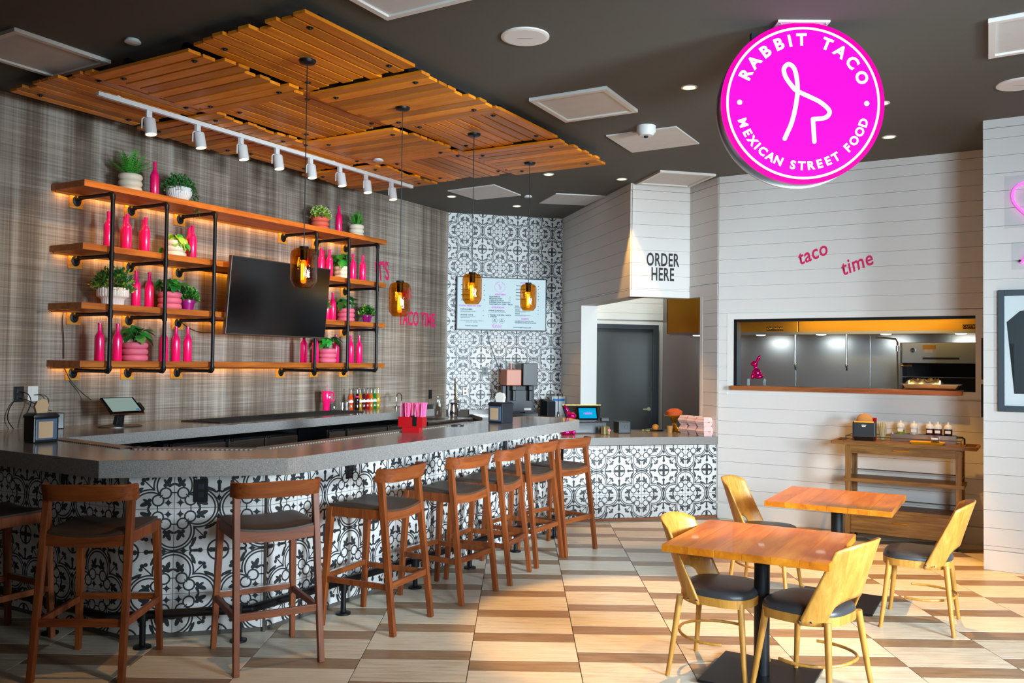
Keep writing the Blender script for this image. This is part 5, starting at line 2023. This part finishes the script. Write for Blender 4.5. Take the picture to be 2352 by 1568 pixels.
tumbler_glass('clear glass directly right of the pink tumbler', 3.70, .16, .035, .085)
tumbler_glass('clear glass in front of the lidded glass jar', 3.84, .24, .038, .095)
tumbler_glass('clear glass closest to the soda bottles', 3.96, .20, .036, .09)
gj = thing('glass_jar', 'tall lidded clear glass jar between tumbler and soda bottles', 'jar', W.w(3.80, -.13, CZ), W.rz)
MB().lathe([(.0, .0), (.045, 0), (.048, .12), (.045, .125), (.044, .008), (.0, .008)], 24, cap=False).build('jar_body', 'clear_glass', gj)
MB().lathe([(.050, .126), (.050, .135), (.02, .14), (.006, .15), (.014, .18), (.0, .185)], 22).build('jar_lid', 'clear_glass', gj)

# soda bottles
soda = [('soda_orange', 'orange soda bottle at the left end of the soda row', 4.05), ('soda_cola', 'black cola bottle in the soda row', 4.14), ('soda_amber', 'amber soda bottle right of the cola', 4.215),
        ('soda_maroon', 'maroon soda bottle in the middle of the soda row', 4.285), ('soda_red', 'bright red soda bottle in the soda row', 4.355), ('soda_peach', 'peach coloured soda bottle beside the green one', 4.42),
        ('soda_green', 'green soda bottle in the soda row', 4.485), ('soda_pale', 'pale yellow bottle at the right end of the soda row', 4.55)]
for k, (m_, lb, s) in enumerate(soda):
    t = thing('soda_bottle', lb, 'soda bottle', W.w(s, -.17 - .02 * (k == 1), CZ), W.rz, 'soda bottles on the back counter')
    fill = [(.0, 0), (.026, 0), (.030, .006), (.029, .04), (.026, .065), (.030, .10), (.029, .13), (.021, .165), (.0155, .19)]
    MB().lathe(fill + [(.0, .191)], 18, cap=False).build('drink', m_, t)
    MB().lathe([(.0150, .191), (.0125, .235), (.0125, .24)], 14, cap=False).build('neck', 'clear_glass' if k != 6 else 'soda_green', t)
    MB().lathe([(.0155, .240), (.0155, .250), (.012, .254), (.0, .254)], 14).build('cap', 'chrome' if k != 7 else 'gold_pull', t)
    lbm = {1: 'decal_pink', 7: 'yellow_tray'}.get(k, 'paper_label')
    MB().lathe([(.0305 if k != 1 else .0305, .085 + (.06 if k == 1 else 0)), (.0305 if k != 1 else .0290, .112 + (.05 if k == 1 else 0))], 18, cap=False).build('label_band', lbm, t)

# things by the sink and rear counter
pt = thing('glass_pitcher', 'tall ribbed clear pitcher on the sink drainboard', 'pitcher', W.w(5.60, -.34, .955), W.rz)
MB().lathe([(.0, 0), (.075, 0), (.080, .02), (.084, .20), (.07, .27), (.076, .30), (.073, .30), (.066, .27), (.080, .20), (.0, .01)], 30, flute=15, depth=.02, cap=False).build('pitcher_body', 'acrylic', pt)
MB().tube([(.076, 0, .27), (.12, 0, .25), (.125, 0, .15), (.08, 0, .08)], .009, 8).build('pitcher_handle', 'clear_glass', pt)
jg = thing('steel_jug', 'shiny steel milk jug beside the clear pitcher', 'jug', W.w(5.82, -.42, .955), W.rz - R(20))
MB().lathe([(.0, 0), (.060, 0), (.068, .03), (.070, .10), (.055, .17), (.060, .20), (.057, .20), (.052, .17), (.0, .16)], 28, cap=False).build('jug_body', 'chrome', jg)
MB().tube([(.056, 0, .185), (.10, 0, .17), (.10, 0, .09), (.066, 0, .05)], .008, 8).build('jug_handle', 'chrome', jg)
sc_ = thing('water_filter_tap', 'small brass and chrome tap fixed to the tiled wall', 'tap', T.w(.145, -.02, 1.15), T.rz)
MB().tube([(0, 0, .32), (0, -.01, .10), (.01, -.03, .03), (.03, -.07, .0)], [.006, .008, .009, .012], 8).build('tap_pipe', 'brass', sc_)
MB().ball((.03, -.07, 0), .022, 10).build('tap_body', 'chrome', sc_)

dd = thing('drink_dispenser', 'double-tank cold drink dispenser on the rear counter', 'drink dispenser', T.w(.985, -.36, .96), T.rz)
MB().box(-.235, .235, -.21, .21, .0, .05).build('drip_base', 'black_plastic', dd, False, .006)
MB().box(-.195, .195, -.12, .20, .05, .42).build('body', 'black_metal', dd, False, .006)
MB().box(-.165, .165, -.126, -.118, .07, .36).build('front_panel', 'dark_plastic', dd, False, .004)
MB().box(.05, .15, -.130, -.126, .085, .115).build('nameplate', 'paper_label', dd, False)
MB().box(-.25, -.20, -.08, .05, .25, .42).build('side_bracket', 'dark_plastic', dd, False, .004)
for sx_, m_, lv in ((-1, 'juice_orange', .22), (1, 'juice_dark', .31)):
    x0, x1 = (-.228, -.004) if sx_ < 0 else (.004, .228)
    tk = MB().box(x0, x1, -.20, .19, .42, .76).build('tank', 'tank_plastic', dd, False, .012)
    MB().box(x0 + .006, x1 - .006, -.193, .183, .426, .426 + lv).build('juice', m_, dd, False, .010)
    MB().box(x0 - .002, x1 + .002, -.202, .192, .748, .765).build('tank_lid', 'tank_plastic', dd, False, .006)
    MB().tube([((x0 + x1) / 2, 0, .43), ((x0 + x1) / 2, 0, .73)], .022, 10).build('spray_tube', 'soda_red', dd)
    MB().box((x0 + x1) / 2 - .03, (x0 + x1) / 2 + .03, -.235, -.12, .36, .425).build('tap', 'dark_plastic', dd, False, .008)
    MB().box((x0 + x1) / 2 - .022, (x0 + x1) / 2 + .022, -.225, -.205, .22, .36).build('push_lever', 'dark_plastic', dd, False, .006)
    MB().box((x0 + x1) / 2 - .08, (x0 + x1) / 2 + .08, -.235, -.10, .05, .062).build('drip_tray', 'black_plastic', dd, False, .003)
sgb = thing('tissue_box', 'dark box with slanted top at the right end of the rear counter', 'box', T.w(1.42, -.34, .96), T.rz + R(20))
MB().add([(-.07, -.09, 0), (.07, -.09, 0), (.07, .09, 0), (-.07, .09, 0), (-.07, -.09, .20), (.07, -.09, .20), (.07, .09, .235), (-.07, .09, .235)],
         [(0, 3, 2, 1), (4, 5, 6, 7), (0, 1, 5, 4), (1, 2, 6, 5), (2, 3, 7, 6), (3, 0, 4, 7)]).build('case', 'dark_plastic', sgb, False, .006)
gb = thing('glove_box', 'pale carton with a blue band beside the order counter wall', 'box', T.w(1.60, -.20, .96), T.rz)
MB().box(-.10, .10, -.07, .07, 0, .27).build('carton', 'pale_box', gb, False, .003)
MB().box(-.09, .09, -.0715, -.070, .20, .235).build('blue_band', 'label_blue', gb, False)
ft = thing('tall_faucet', 'slim chrome faucet in front of the pale carton', 'faucet', T.w(1.55, -.42, .96), T.rz)
MB().tube([(0, 0, 0), (0, 0, .30)] + [(.03 - .03 * math.cos(a), 0, .30 + .03 * math.sin(a)) for a in [PI * k / 6 for k in range(1, 7)]] + [(.06, 0, .27)], .007, 8).build('spout', 'chrome', ft)
MB().lathe([(.02, 0), (.02, .05), (.012, .06)], 14).build('base', 'chrome', ft)

# ================================================================ THINGS ON THE ORDER COUNTER
OZ = .90
def rabbit(name, label, loc, rz, sc=1., mat='magenta_chrome'):
    t = thing(name, label, 'figurine', loc, rz)
    b = MB()
    b.ball((0, 0, .075 * sc), (.062 * sc, .050 * sc, .075 * sc), 18)
    b.ball((-.012 * sc, 0, .15 * sc), (.030 * sc, .028 * sc, .05 * sc), 14)
    b.build('body', mat, t)
    MB().ball((-.030 * sc, 0, .205 * sc), (.052 * sc, .036 * sc, .038 * sc), 16).build('head', mat, t)
    for sy_ in (-1, 1):
        MB().ball((.022 * sc, sy_ * .020 * sc, .272 * sc), (.020 * sc, .016 * sc, .055 * sc), 14, Matrix.Rotation(R(28), 3, 'Y')).build('ear', mat, t)
        MB().ball((.028 * sc, sy_ * .045 * sc, .032 * sc), (.055 * sc, .026 * sc, .034 * sc), 14).build('hind_leg', mat, t)
        MB().ball((-.055 * sc, sy_ * .024 * sc, .03 * sc), (.02 * sc, .016 * sc, .04 * sc), 12).build('front_leg', mat, t)
    MB().ball((.078 * sc, 0, .05 * sc), .02 * sc, 10).build('tail', mat, t)
    return t


rabbit('rabbit_figurine', 'shiny magenta balloon-like rabbit at the left end of the order counter', O.w(-1.66, .36, OZ), O.rz + R(160), 1.05)
dw = thing('cash_drawer', 'low black cash drawer under the order till', 'cash drawer', O.w(-1.36, .72, OZ), O.rz)
MB().box(-.21, .21, -.20, .20, 0, .125).build('drawer_case', 'dark_plastic', dw, False, .006)
MB().box(-.20, .20, -.204, -.198, .012, .10).build('drawer_front', 'black_plastic', dw, False, .003)
tl = thing('order_till', 'black customer till with blue screen on the order counter', 'till', O.w(-1.36, .74, OZ + .125), O.rz)
MB().box(-.12, .12, -.09, .09, 0, .02).build('till_foot', 'black_plastic', tl, False, .004)
bodyv = [(-.20, -.02, .03), (.20, -.02, .03), (.235, .06, .185), (-.235, .06, .185), (-.20, .03, .03), (.20, .03, .03), (.235, .10, .185), (-.235, .10, .185)]
MB().add(bodyv, [(0, 1, 2, 3), (5, 4, 7, 6), (3, 2, 6, 7), (0, 4, 5, 1), (1, 5, 6, 2), (4, 0, 3, 7)]).build('main_display', 'black_plastic', tl, False, .004)
MB().box(-.235, .235, .055, .105, .184, .192).build('top_edge', 'gold_pull', tl, False)
cd2 = put('customer_screen', MB().box(-.125, .125, -.008, .008, -.08, .08).mesh('customer_screen', 'black_gloss', False, .006), tl, None, (.03, -.065, .095))
cd2.rotation_euler = (R(-22), 0, 0)
MB().box(-.105, .105, -.0095, -.0078, -.060, .064).build('display', 'screen_blue', cd2, False)
put('lettering', upright(text_mesh('rabbit', 'screen_pink_ink', .045, .2)), cd2, None, (0, -.011, 0))
hg = thing('stemmed_glass', 'small dark stemmed glass beside the till', 'glass', O.w(-1.62, .55, OZ), O.rz)
MB().lathe([(.0, 0), (.035, 0), (.034, .006), (.006, .012), (.006, .06), (.03, .085), (.034, .15), (.031, .15), (.027, .088), (.0, .066)], 20, cap=False).build('glass_body', 'smoke_glass', hg)
mj = thing('tip_jar', 'clear box full of banknotes on the order counter', 'tip jar', O.w(-1.22, .36, OZ), O.rz)
MB().box(-.058, .058, -.055, .055, 0, .105).build('box', 'acrylic', mj, False, .004)
for k, (x, a) in enumerate(((-.035, .1), (-.012, -.15), (.012, .2), (.034, -.1))):
    o = MB().box(-.003, .003, -.042, .042, .006, .092).build('banknote', 'money_green', mj, False)
    o.location, o.rotation_euler = (x, 0, 0), (0, a * .4, a)
o = MB().lathe([(.0, 0), (.017, 0)], 20, cap=False).build('sticker', 'pink_glaze', mj)
o.location, o.rotation_euler = (.022, -.0565, .055), (PI / 2, 0, 0)
pr = thing('receipt_printer', 'black receipt printer right of the tip jar', 'printer', O.w(-.93, .60, OZ), O.rz)
MB().box(-.075, .075, -.09, .09, 0, .135).build('case', 'dark_plastic', pr, False, .01)
o = MB().lathe([(.0, 0), (.02, 0), (.02, .004)], 18, cap=False).build('button', 'black_plastic', pr)
o.location, o.rotation_euler = (.015, -.092, .075), (PI / 2, 0, 0)
cr_ = thing('card_terminal', 'small black card terminal behind the tip jar', 'card terminal', O.w(-1.10, .72, OZ + .125), O.rz)
MB().box(-.05, .05, -.03, .03, 0, .045).build('case', 'black_plastic', cr_, False, .008)
single('tongs', MB().bar((-.09, 0, .012), (.08, -.03, .010), .012, .003).bar((-.09, 0, .012), (.08, .03, .010), .012, .003).tube([(-.095, -.006, .012), (-.11, 0, .02), (-.095, .006, .012)], .005, 8), 'brass', 'brass tongs lying on the order counter', 'tongs', O.w(-.50, .80, OZ), O.rz - R(20))
pl = thing('serving_plate', 'dark plate by the cake stand on the order counter', 'plate', O.w(-.40, .86, OZ), O.rz)
MB().lathe([(.0, .004), (.075, .004), (.12, .020), (.122, .017), (.078, 0), (.0, 0)], 30, cap=False).build('dish', 'black_plastic', pl)
b_ = MB().ball((0, 0, .036), (.045, .045, .038), 16)
single('pastry', b_, 'bun_orange', 'round orange pastry on the dark plate', 'pastry', O.w(-.40, .86, OZ + .005), O.rz)
ck = thing('cake_stand', 'tall brass cake stand on the order counter', 'cake stand', O.w(-.235, .68, OZ), O.rz)
MB().lathe([(.0, 0), (.070, 0), (.072, .01), (.060, .03), (.022, .085), (.018, .11), (.05, .165), (.062, .185), (.0, .187)], 30, cap=False).build('pedestal', 'brass', ck)
MB().lathe([(.0, .186), (.125, .186), (.132, .198), (.129, .200), (.12, .191), (.0, .191)], 36, cap=False).build('tray', 'brass', ck)
single('cake', MB().lathe([(.0, 0), (.090, 0), (.096, .05), (.085, .062), (.05, .082), (.0, .09)], 30, cap=False), 'cake_orange', 'round orange cake on the brass stand', 'cake', O.w(-.235, .68, OZ + .192), O.rz)
single('paper_cup', MB().lathe([(.0, 0), (.028, 0), (.036, .075), (.038, .078), (.0, .078)], 20, cap=False), 'kraft', 'small kraft paper cup beside the cake stand', 'cup', O.w(-.33, .60, OZ), O.rz)

# clamshell boxes
bxv = MB()
def clam():
    t = thing('clamshell_box', 'x', 'takeaway box', (0, 0, 0), 0, 'pink clamshell boxes on the order counter')
    w0, w1 = .052, .074
    for nm, z0, z1, a, c in (('box_base', 0, .050, w0, w1), ('box_lid', .052, .104, w1 + .003, w0)):
        MB().add([(-a, -a, z0), (a, -a, z0), (a, a, z0), (-a, a, z0), (-c, -c, z1), (c, -c, z1), (c, c, z1), (-c, c, z1)],
                 [(0, 3, 2, 1), (4, 5, 6, 7), (0, 1, 5, 4), (1, 2, 6, 5), (2, 3, 7, 6), (3, 0, 4, 7)]).build(nm, 'box_stripes', t, False)
    MB().box(-.014, .014, -.078, -.074, .046, .054).build('tuck_tab', 'kraft', t, False)
    return t


c0_ = clam()
words = [('front lower', 'front upper'), ('middle lower', 'middle upper'), ('rear lower', 'rear upper')]
for k in range(3):
    for j in range(2):
        o = c0_ if (k, j) == (0, 0) else copy_tree(c0_)
        o.location = O.w(-.115 - .004 * j - .03 * k, .12 + .165 * k + .01 * j, OZ + .1045 * j)
        o.rotation_euler = (0, 0, O.rz + R(12) + .06 * j)
        o['label'] = '%s pink striped clamshell box in the stack by the white wall' % words[k][j]

# ================================================================ PASS-THROUGH WINDOW
sl = thing('window_shelf', 'thick brown wood shelf along the pass-through window', 'shelf', K.w(0, 0, 0), K.rz)
MB().box(.175, 2.44, -.12, .16, 1.432, 1.478).build('shelf_board', 'sill_wood', sl, False, .003)
rs = thing('acrylic_riser', 'clear acrylic riser under the window rabbit', 'riser', K.w(.42, .02, 1.478), K.rz)
for q in ((-.09, -.086, 0, .075), (.086, .09, 0, .075), (-.09, .09, .075, .079)):
    MB().box(q[0], q[1], -.05, .05, q[2], q[3]).build('acrylic_sheet', 'acrylic', rs, False)
rabbit('rabbit_figurine', 'shiny magenta balloon-like rabbit on the acrylic riser in the window', K.w(.42, .02, 1.557), K.rz + R(8), .80)
ty = thing('steel_tray', 'long steel tray of food on the window shelf', 'tray', K.w(2.16, -.02, 1.478), K.rz)
MB().add([(-.22, -.07, 0), (.22, -.07, 0), (.22, .10, 0), (-.22, .10, 0), (-.25, -.10, .055), (.25, -.10, .055), (.25, .13, .055), (-.25, .13, .055)],
         [(0, 3, 2, 1), (0, 1, 5, 4), (1, 2, 6, 5), (2, 3, 7, 6), (3, 0, 4, 7), (4, 5, 6, 7)]).build('tray_pan', 'tray_steel', ty, False, .006)
MB().box(-.27, .27, -.115, .145, .054, .060).build('tray_rim', 'tray_steel', ty, False, .002)
b = MB()
rng = random.Random(9)
vs, fs = [], []
nx, ny = 18, 7
for j in range(ny + 1):
    for i in range(nx + 1):
        e = min(i, nx - i, j, ny - j)
        vs.append((-.17 + .34 * i / nx, -.08 + .17 * j / ny, .060 + (.03 + rng.uniform(0, .028)) * min(1, e / 1.5)))
for j in range(ny):
    for i in range(nx):
        a = j * (nx + 1) + i
        fs.append((a, a + 1, a + nx + 2, a + nx + 1))
single('wrapped_food', MB().add(vs, fs), 'foil', 'crumpled shiny wrapped food lying on the steel tray', 'food', K.w(2.10, -.02, 1.478), K.rz)

# kitchen equipment seen through the window
sb = thing('broiler', 'stainless overhead broiler in the kitchen right of the window', 'broiler', K.w(1.70, 0, 1.45), K.rz)
MB().box(0, 1.1, 1.50, 2.15, .30, .54).build('upper_case', 'brushed_steel', sb, False, .006)
MB().box(0, 1.1, 1.95, 2.2, -.15, .30).build('back_panel', 'black_metal', sb, False)
MB().box(0, 1.1, 1.50, 2.15, -.17, -.12).build('lower_case', 'brushed_steel', sb, False, .006)
MB().box(-.03, .0, 1.55, 2.15, -.17, .54).build('side_panel', 'dark_steel', sb, False)
for x in (.12, .80):
    o = MB().lathe([(.0, 0), (.028, 0), (.026, .03), (.0, .032)], 18).build('knob', 'chrome', sb)
    o.location, o.rotation_euler = (x, 1.50, .45), (PI / 2, 0, 0)
for x0, x1 in ((.22, .60), (.92, 1.08)):
    MB().box(x0, x1, 1.497, 1.50, .345, .368).build('slot', 'black_plastic', sb, False)
MB().box(.22, .36, 1.497, 1.50, .46, .51).build('instruction_plate', 'yellow_tray', sb, False)
MB().box(.24, .33, 1.496, 1.499, .42, .46).build('sticker', 'paper_label', sb, False)
rk = MB()
for k in range(5):
    rk.tube([(0.02, 1.52 + .1 * k, .14), (1.08, 1.52 + .1 * k, .14)], .005, 6)
rk.build('rack', 'tray_steel', sb)
for z in (.0, .27):
    MB().tube([(.0, 1.50, z), (.12, 1.46, z)], .011, 8).build('rack_handle', 'brass', sb)
gpipe = thing('gas_pipe', 'thin steel gas pipe with valve beside the broiler', 'pipe', K.w(1.64, 1.45, 1.45), K.rz)
MB().tube([(-.22, 0, .60), (.0, 0, .58), (.02, 0, .54), (.02, 0, -.1)], .011, 8).build('pipe_run', 'chrome', gpipe)
MB().tube([(.02, 0, .50), (.02, 0, .44)], .02, 10).build('valve', 'chrome', gpipe)
for x, lb in ((.552, 'left steel rod with black tip hanging below the hood'), (1.14, 'right steel rod with black tip hanging below the hood')):
    t = thing('hood_rod', lb, 'rod', K.w(x, 1.2, 1.66), K.rz, 'rods hanging below the hood')
    MB().tube([(0, 0, .06), (0, 0, .44)], .011, 10).build('rod', 'chrome', t)
    MB().ball((0, 0, .055), .019, 10).build('joint', 'chrome', t)
    MB().tube([(0, 0, .045), (.008, -.01, -.005)], .009, 8).build('tip', 'black_plastic', t)
for z0, z1, y, lb in ((1.60, 1.97, .34, 'upper dark menu holder edge-on at the pier side'), (1.27, 1.56, .30, 'lower dark menu holder edge-on at the pier side')):
    single('menu_holder', MB().box(-.035, -.002, y, y + .22, z0, z1), 'black_plastic', lb, 'menu holder', PR.w(0, 0), PR.rz, smooth=False, bevel=.004)

# ================================================================ SERVICE CART
ca = thing('service_cart', 'dark brown wooden service cart with drawers against the white wall', 'cart', K.w(1.955, -.30, 0), K.rz)
for sx_ in (-1, 1):
    for y in (-.19, .15):
        MB().box(sx_ * .485 - .025, sx_ * .485 + .025, y - .022, y + .022, .075, .925).build('leg', 'cart_wood_leg', ca, False, .003)
        c_ = MB().lathe([(.0, 0), (.018, 0), (.018, .02), (.0, .02)], 14).build('caster', 'black_plastic', ca)
        c_.location, c_.rotation_euler = (sx_ * .47 - .01, y, .034), (0, PI / 2, 0)
        c_.scale = (1.8, 1.8, 1.)
        MB().box(sx_ * .47 - .015, sx_ * .47 + .015, y - .012, y + .012, .04, .078).build('caster_fork', 'black_metal', ca, False)
MB().box(-.53, .53, -.225, .185, .935, .975).build('top_board', 'cart_wood', ca, False, .004)
MB().box(-.50, .50, -.205, .17, .855, .935).build('apron', 'cart_wood', ca, False, .003)
for sx_ in (-1, 1):
    for y in (-.215, .175):
        MB().box(min(sx_ * .53, sx_ * .635), max(sx_ * .53, sx_ * .635), y - .018, y + .018, .940, .975).build('handle_arm', 'cart_wood', ca, False, .003)
    MB().tube([(sx_ * .63, -.20, .958), (sx_ * .63, .17, .958)], .016, 10).build('handle_bar', 'cart_wood', ca)
MB().box(-.53, .53, -.215, .175, .580, .612).build('middle_shelf', 'cart_wood', ca, False, .003)
MB().box(-.51, .51, -.205, .170, .300, .328).build('lower_shelf', 'cart_wood', ca, False, .003)
MB().box(-.51, .51, -.205, .170, .085, .300).build('drawer_case', 'cart_wood', ca, False, .003)
d_ = MB().box(-.455, .455, -.212, -.200, .115, .275).build('drawer_front', 'cart_wood', ca, False, .003)
MB().tube([(-.07, -.235, .215), (.07, -.235, .215)], .006, 8).tube([(-.05, -.212, .215), (-.05, -.235, .215)], .004, 6).tube([(.05, -.212, .215), (.05, -.235, .215)], .004, 6).build('drawer_pull', 'gold_pull', d_)
MB().tube([(-.07, -.232, .905), (.07, -.232, .905)], .006, 8).tube([(-.05, -.205, .905), (-.05, -.232, .905)], .004, 6).tube([(.05, -.205, .905), (.05, -.232, .905)], .004, 6).build('drawer_pull', 'gold_pull', ca)
def rail_loop(z, zr, full=True):
    m_ = MB()
    m_.tube([(-.505, -.205, zr), (-.505, .165, zr), (.505, .165, zr), (.505, -.205, zr)] + ([(-.505, -.205, zr)] if full else []), .0045, 6)
    for x, y in ((-.505, .165), (.505, .165), (-.505, -.205), (.505, -.205)):
        m_.tube([(x, y, z), (x, y, zr)], .0045, 6)
    return m_
rail_loop(.975, 1.022).build('gallery_rail', 'wire_metal', ca)
rail_loop(.612, .665, False).build('shelf_rail', 'wire_metal', ca)
rail_loop(.328, .375, False).build('shelf_rail', 'wire_metal', ca)
CT_ = .975
t = thing('napkin_dispenser', 'black tabletop napkin dispenser with brown napkins on the cart', 'napkin dispenser', K.w(1.60, -.36, CT_), K.rz + R(4))
MB().add([(-.085, -.07, 0), (.085, -.07, 0), (.085, .07, 0), (-.085, .07, 0), (-.10, -.085, .035), (.10, -.085, .035), (.10, .085, .035), (-.10, .085, .035)],
         [(0, 3, 2, 1), (4, 5, 6, 7), (0, 1, 5, 4), (1, 2, 6, 5), (2, 3, 7, 6), (3, 0, 4, 7)]).build('foot', 'black_plastic', t, False, .004)
MB().box(-.105, .105, -.088, .088, .035, .185).build('body', 'dark_plastic', t, False, .012)
MB().box(-.09, .09, -.089, -.08, .178, .192).build('top_lip', 'yellow_tray', t, False, .003)
MB().lathe([(.075, 0), (.073, .04), (.045, .072), (.0, .08)], 20, (0, 0, .185), sy=.55).build('napkin_fan', 'kraft', t)
MB().box(-.022, .022, -.0892, -.088, .150, .158).box(-.016, .016, -.0892, -.088, .138, .145).build('brand_print', 'white_plastic', t, False)
t = thing('stick_cup', 'clear cup of pale stirring sticks beside the cart napkins', 'cup', K.w(1.745, -.24, CT_), K.rz)
MB().lathe([(.0, 0), (.035, 0), (.048, .14), (.045, .14), (.032, .005), (.0, .005)], 22, cap=False).build('cup', 'acrylic', t)
st_ = MB()
rng = random.Random(5)
for _ in range(60):
    a, r_ = rng.uniform(0, 2 * PI), rng.uniform(0, .03)
    st_.tube([(r_ * .7 * math.cos(a), r_ * .7 * math.sin(a), .01), (r_ * 1.5 * math.cos(a), r_ * 1.5 * math.sin(a), rng.uniform(.15, .185))], .0022, 5)
o = st_.build('sticks', 'dried_stem', t)
o['kind'] = 'stuff'
t = thing('stick_cup', 'cup of wispy sticks half hidden behind the cart napkins', 'cup', K.w(1.50, -.22, CT_), K.rz)
MB().lathe([(.0, 0), (.035, 0), (.048, .14), (.045, .14), (.032, .005), (.0, .005)], 22, cap=False).build('cup', 'acrylic', t)
o = put('sticks', st_.mesh('sticks', 'dried_stem'), t)
o['kind'] = 'stuff'
single('red_packet', MB().box(-.02, .02, -.004, .004, 0, .22), 'soda_red', 'small red packet sticking out behind the cart napkins', 'packet', K.w(1.675, -.25, CT_), K.rz, smooth=False, bevel=.002)
mtray = thing('steel_caddy', 'long steel caddy holding squeeze bottles on the cart', 'caddy', K.w(2.115, -.215, CT_), K.rz)
for q in ((-.29, .29, -.075, -.071, 0, .075), (-.29, .29, .071, .075, 0, .075), (-.29, -.286, -.075, .075, 0, .075), (.286, .29, -.075, .075, 0, .075), (-.29, .29, -.075, .075, 0, .004)):
    MB().box(*q).build('caddy_side', 'tray_steel', mtray, False, .001)
MB().tube([(.29, -.07, .07), (.34, -.07, .07), (.36, -.06, .055), (.36, -.06, 0)], .006, 8).build('caddy_handle', 'black_metal', mtray)
for x, m_, lv, lb in ((-.205, 'sauce_green', .11, 'left squeeze bottle of green sauce on the cart'), (-.085, 'sauce_green', .07, 'second squeeze bottle, half full of green sauce'),
                      (.055, 'sauce_red', .13, 'third squeeze bottle, dark red sauce'), (.125, 'sauce_red', .128, 'fourth squeeze bottle, dark red sauce, close beside the third'), (.215, 'sauce_brown', .13, 'rightmost squeeze bottle, brown sauce')):
    t = thing('squeeze_bottle', lb, 'squeeze bottle', K.w(2.115 + x, -.215, CT_ + .004), K.rz, 'sauce squeeze bottles on the cart')
    MB().lathe([(.0, 0), (.034, 0), (.036, .004), (.036, lv), (.0, lv)], 22, cap=False).build('sauce', m_, t)
    if lv < .125:
        MB().lathe([(.036, lv + .0005), (.036, .135), (.0, .135)], 22, cap=False).build('bottle_wall', 'bottle_haze', t)
    MB().lathe([(.037, .132), (.037, .152), (.028, .168), (.012, .176), (.006, .20), (.0, .20)], 22).build('cap', 'white_plastic', t)
    MB().box(-.024, .024, -.0372, -.034, .090, .118).build('label', 'paper_label', t, False)
yt = thing('yellow_tray', 'shallow yellow tray at the front of the cart top', 'tray', K.w(2.17, -.42, CT_), K.rz)
MB().add([(-.13, -.055, 0), (.13, -.055, 0), (.13, .055, 0), (-.13, .055, 0), (-.15, -.075, .022), (.15, -.075, .022), (.15, .075, .022), (-.15, .075, .022), (-.125, -.05, .004), (.125, -.05, .004), (.125, .05, .004), (-.125, .05, .004)],
         [(0, 3, 2, 1), (0, 1, 5, 4), (1, 2, 6, 5), (2, 3, 7, 6), (3, 0, 4, 7), (5, 9, 8, 4), (6, 10, 9, 5), (7, 11, 10, 6), (4, 8, 11, 7), (8, 9, 10, 11)]).build('tray_body', 'yellow_tray', yt, False)
jr = thing('glass_jar', 'small round glass jar with white label on the yellow tray', 'jar', K.w(2.235, -.41, CT_ + .005), K.rz)
MB().lathe([(.0, 0), (.036, 0), (.042, .02), (.042, .06), (.034, .075), (.031, .073), (.038, .06), (.038, .02), (.0, .005)], 24, cap=False).build('jar_body', 'clear_glass', jr)
MB().lathe([(.0, .006), (.036, .006), (.037, .028), (.0, .028)], 20, cap=False).build('seeds', 'soil', jr)
MB().box(-.028, .028, -.0445, -.041, .038, .06).build('label', 'paper_label', jr, False)

# ================================================================ PIER: NEON AND POSTER
ne = thing('neon_sign', 'pink neon line sign on a clear panel at the right edge', 'neon sign', PR.w(.30, -.03, 3.0), PR.rz)
cx_ = .08
hrt = []
for k in range(41):
    a = 2 * PI * k / 40
    hrt.append(Vector((cx_ + .0185 * 16 * math.sin(a) ** 3 * .55, -.02, .10 + .0125 * (13 * math.cos(a) - 5 * math.cos(2 * a) - 2 * math.cos(3 * a) - math.cos(4 * a)))))
MB().tube(hrt[:-1], .0095, 8, closed=True).build('neon_tube', 'neon_pink', ne)
MB().tube([Vector((-.02, -.02, -.42)), Vector((.06, -.02, -.30)), Vector((.16, -.02, -.42)), Vector((.25, -.02, -.30))], .0095, 8).build('neon_tube', 'neon_pink', ne)
MB().box(-.14, .34, -.008, -.002, -.12, .32).build('clear_panel', 'acrylic', ne, False, .02)
MB().box(-.09, .34, -.008, -.002, -.47, -.24).build('clear_panel', 'acrylic', ne, False, .02)
for x, z in ((-.03, .24), (-.03, -.40)):
    o = MB().lathe([(.010, 0), (.010, .022)], 12).build('standoff', 'chrome', ne)
    o.location, o.rotation_euler = (x, 0, z), (PI / 2, 0, 0)
po = thing('framed_poster', 'dark framed poster of a black garment on a white ground, right edge', 'poster', PR.w(.108, -.022, 1.85), PR.rz)
PW, PH = .85, 1.02
for q in ((0, .05, -PH / 2, PH / 2), (PW - .05, PW, -PH / 2, PH / 2), (.05, PW - .05, PH / 2 - .05, PH / 2), (.05, PW - .05, -PH / 2, -PH / 2 + .05)):
    MB().box(q[0], q[1], -.03, 0, q[2], q[3]).build('frame_bar', 'picture_frame', po, False, .003)
MB().box(.05, PW - .05, -.012, 0, -PH / 2 + .05, PH / 2 - .05).build('backing', 'poster_white', po, False)
gar = [(.12, -.36), (.12, .06), (.085, .06), (.065, .24), (.16, .33), (.30, .36), (.31, .24), (.36, .10), (.425, .02), (.49, .10), (.54, .24), (.55, .36), (.69, .33), (.785, .24), (.765, .06), (.73, .06), (.73, -.36)]
vs = [(x, -.0135, z) for x, z in gar] + [(x, -.012, z) for x, z in gar]
n = len(gar)
me = bpy.data.meshes.new('garment')
bm = bmesh.new()
bv = [bm.verts.new(v) for v in vs[:n]]
bm.faces.new(bv)
bmesh.ops.triangulate(bm, faces=bm.faces[:])
bm.to_mesh(me)
bm.free()
me.materials.append(MATS['poster_navy'])
put('garment_print', me, po)
MB().box(.05, PW - .05, -.020, -.018, -PH / 2 + .05, PH / 2 - .05).build('glazing', 'acrylic', po, False)
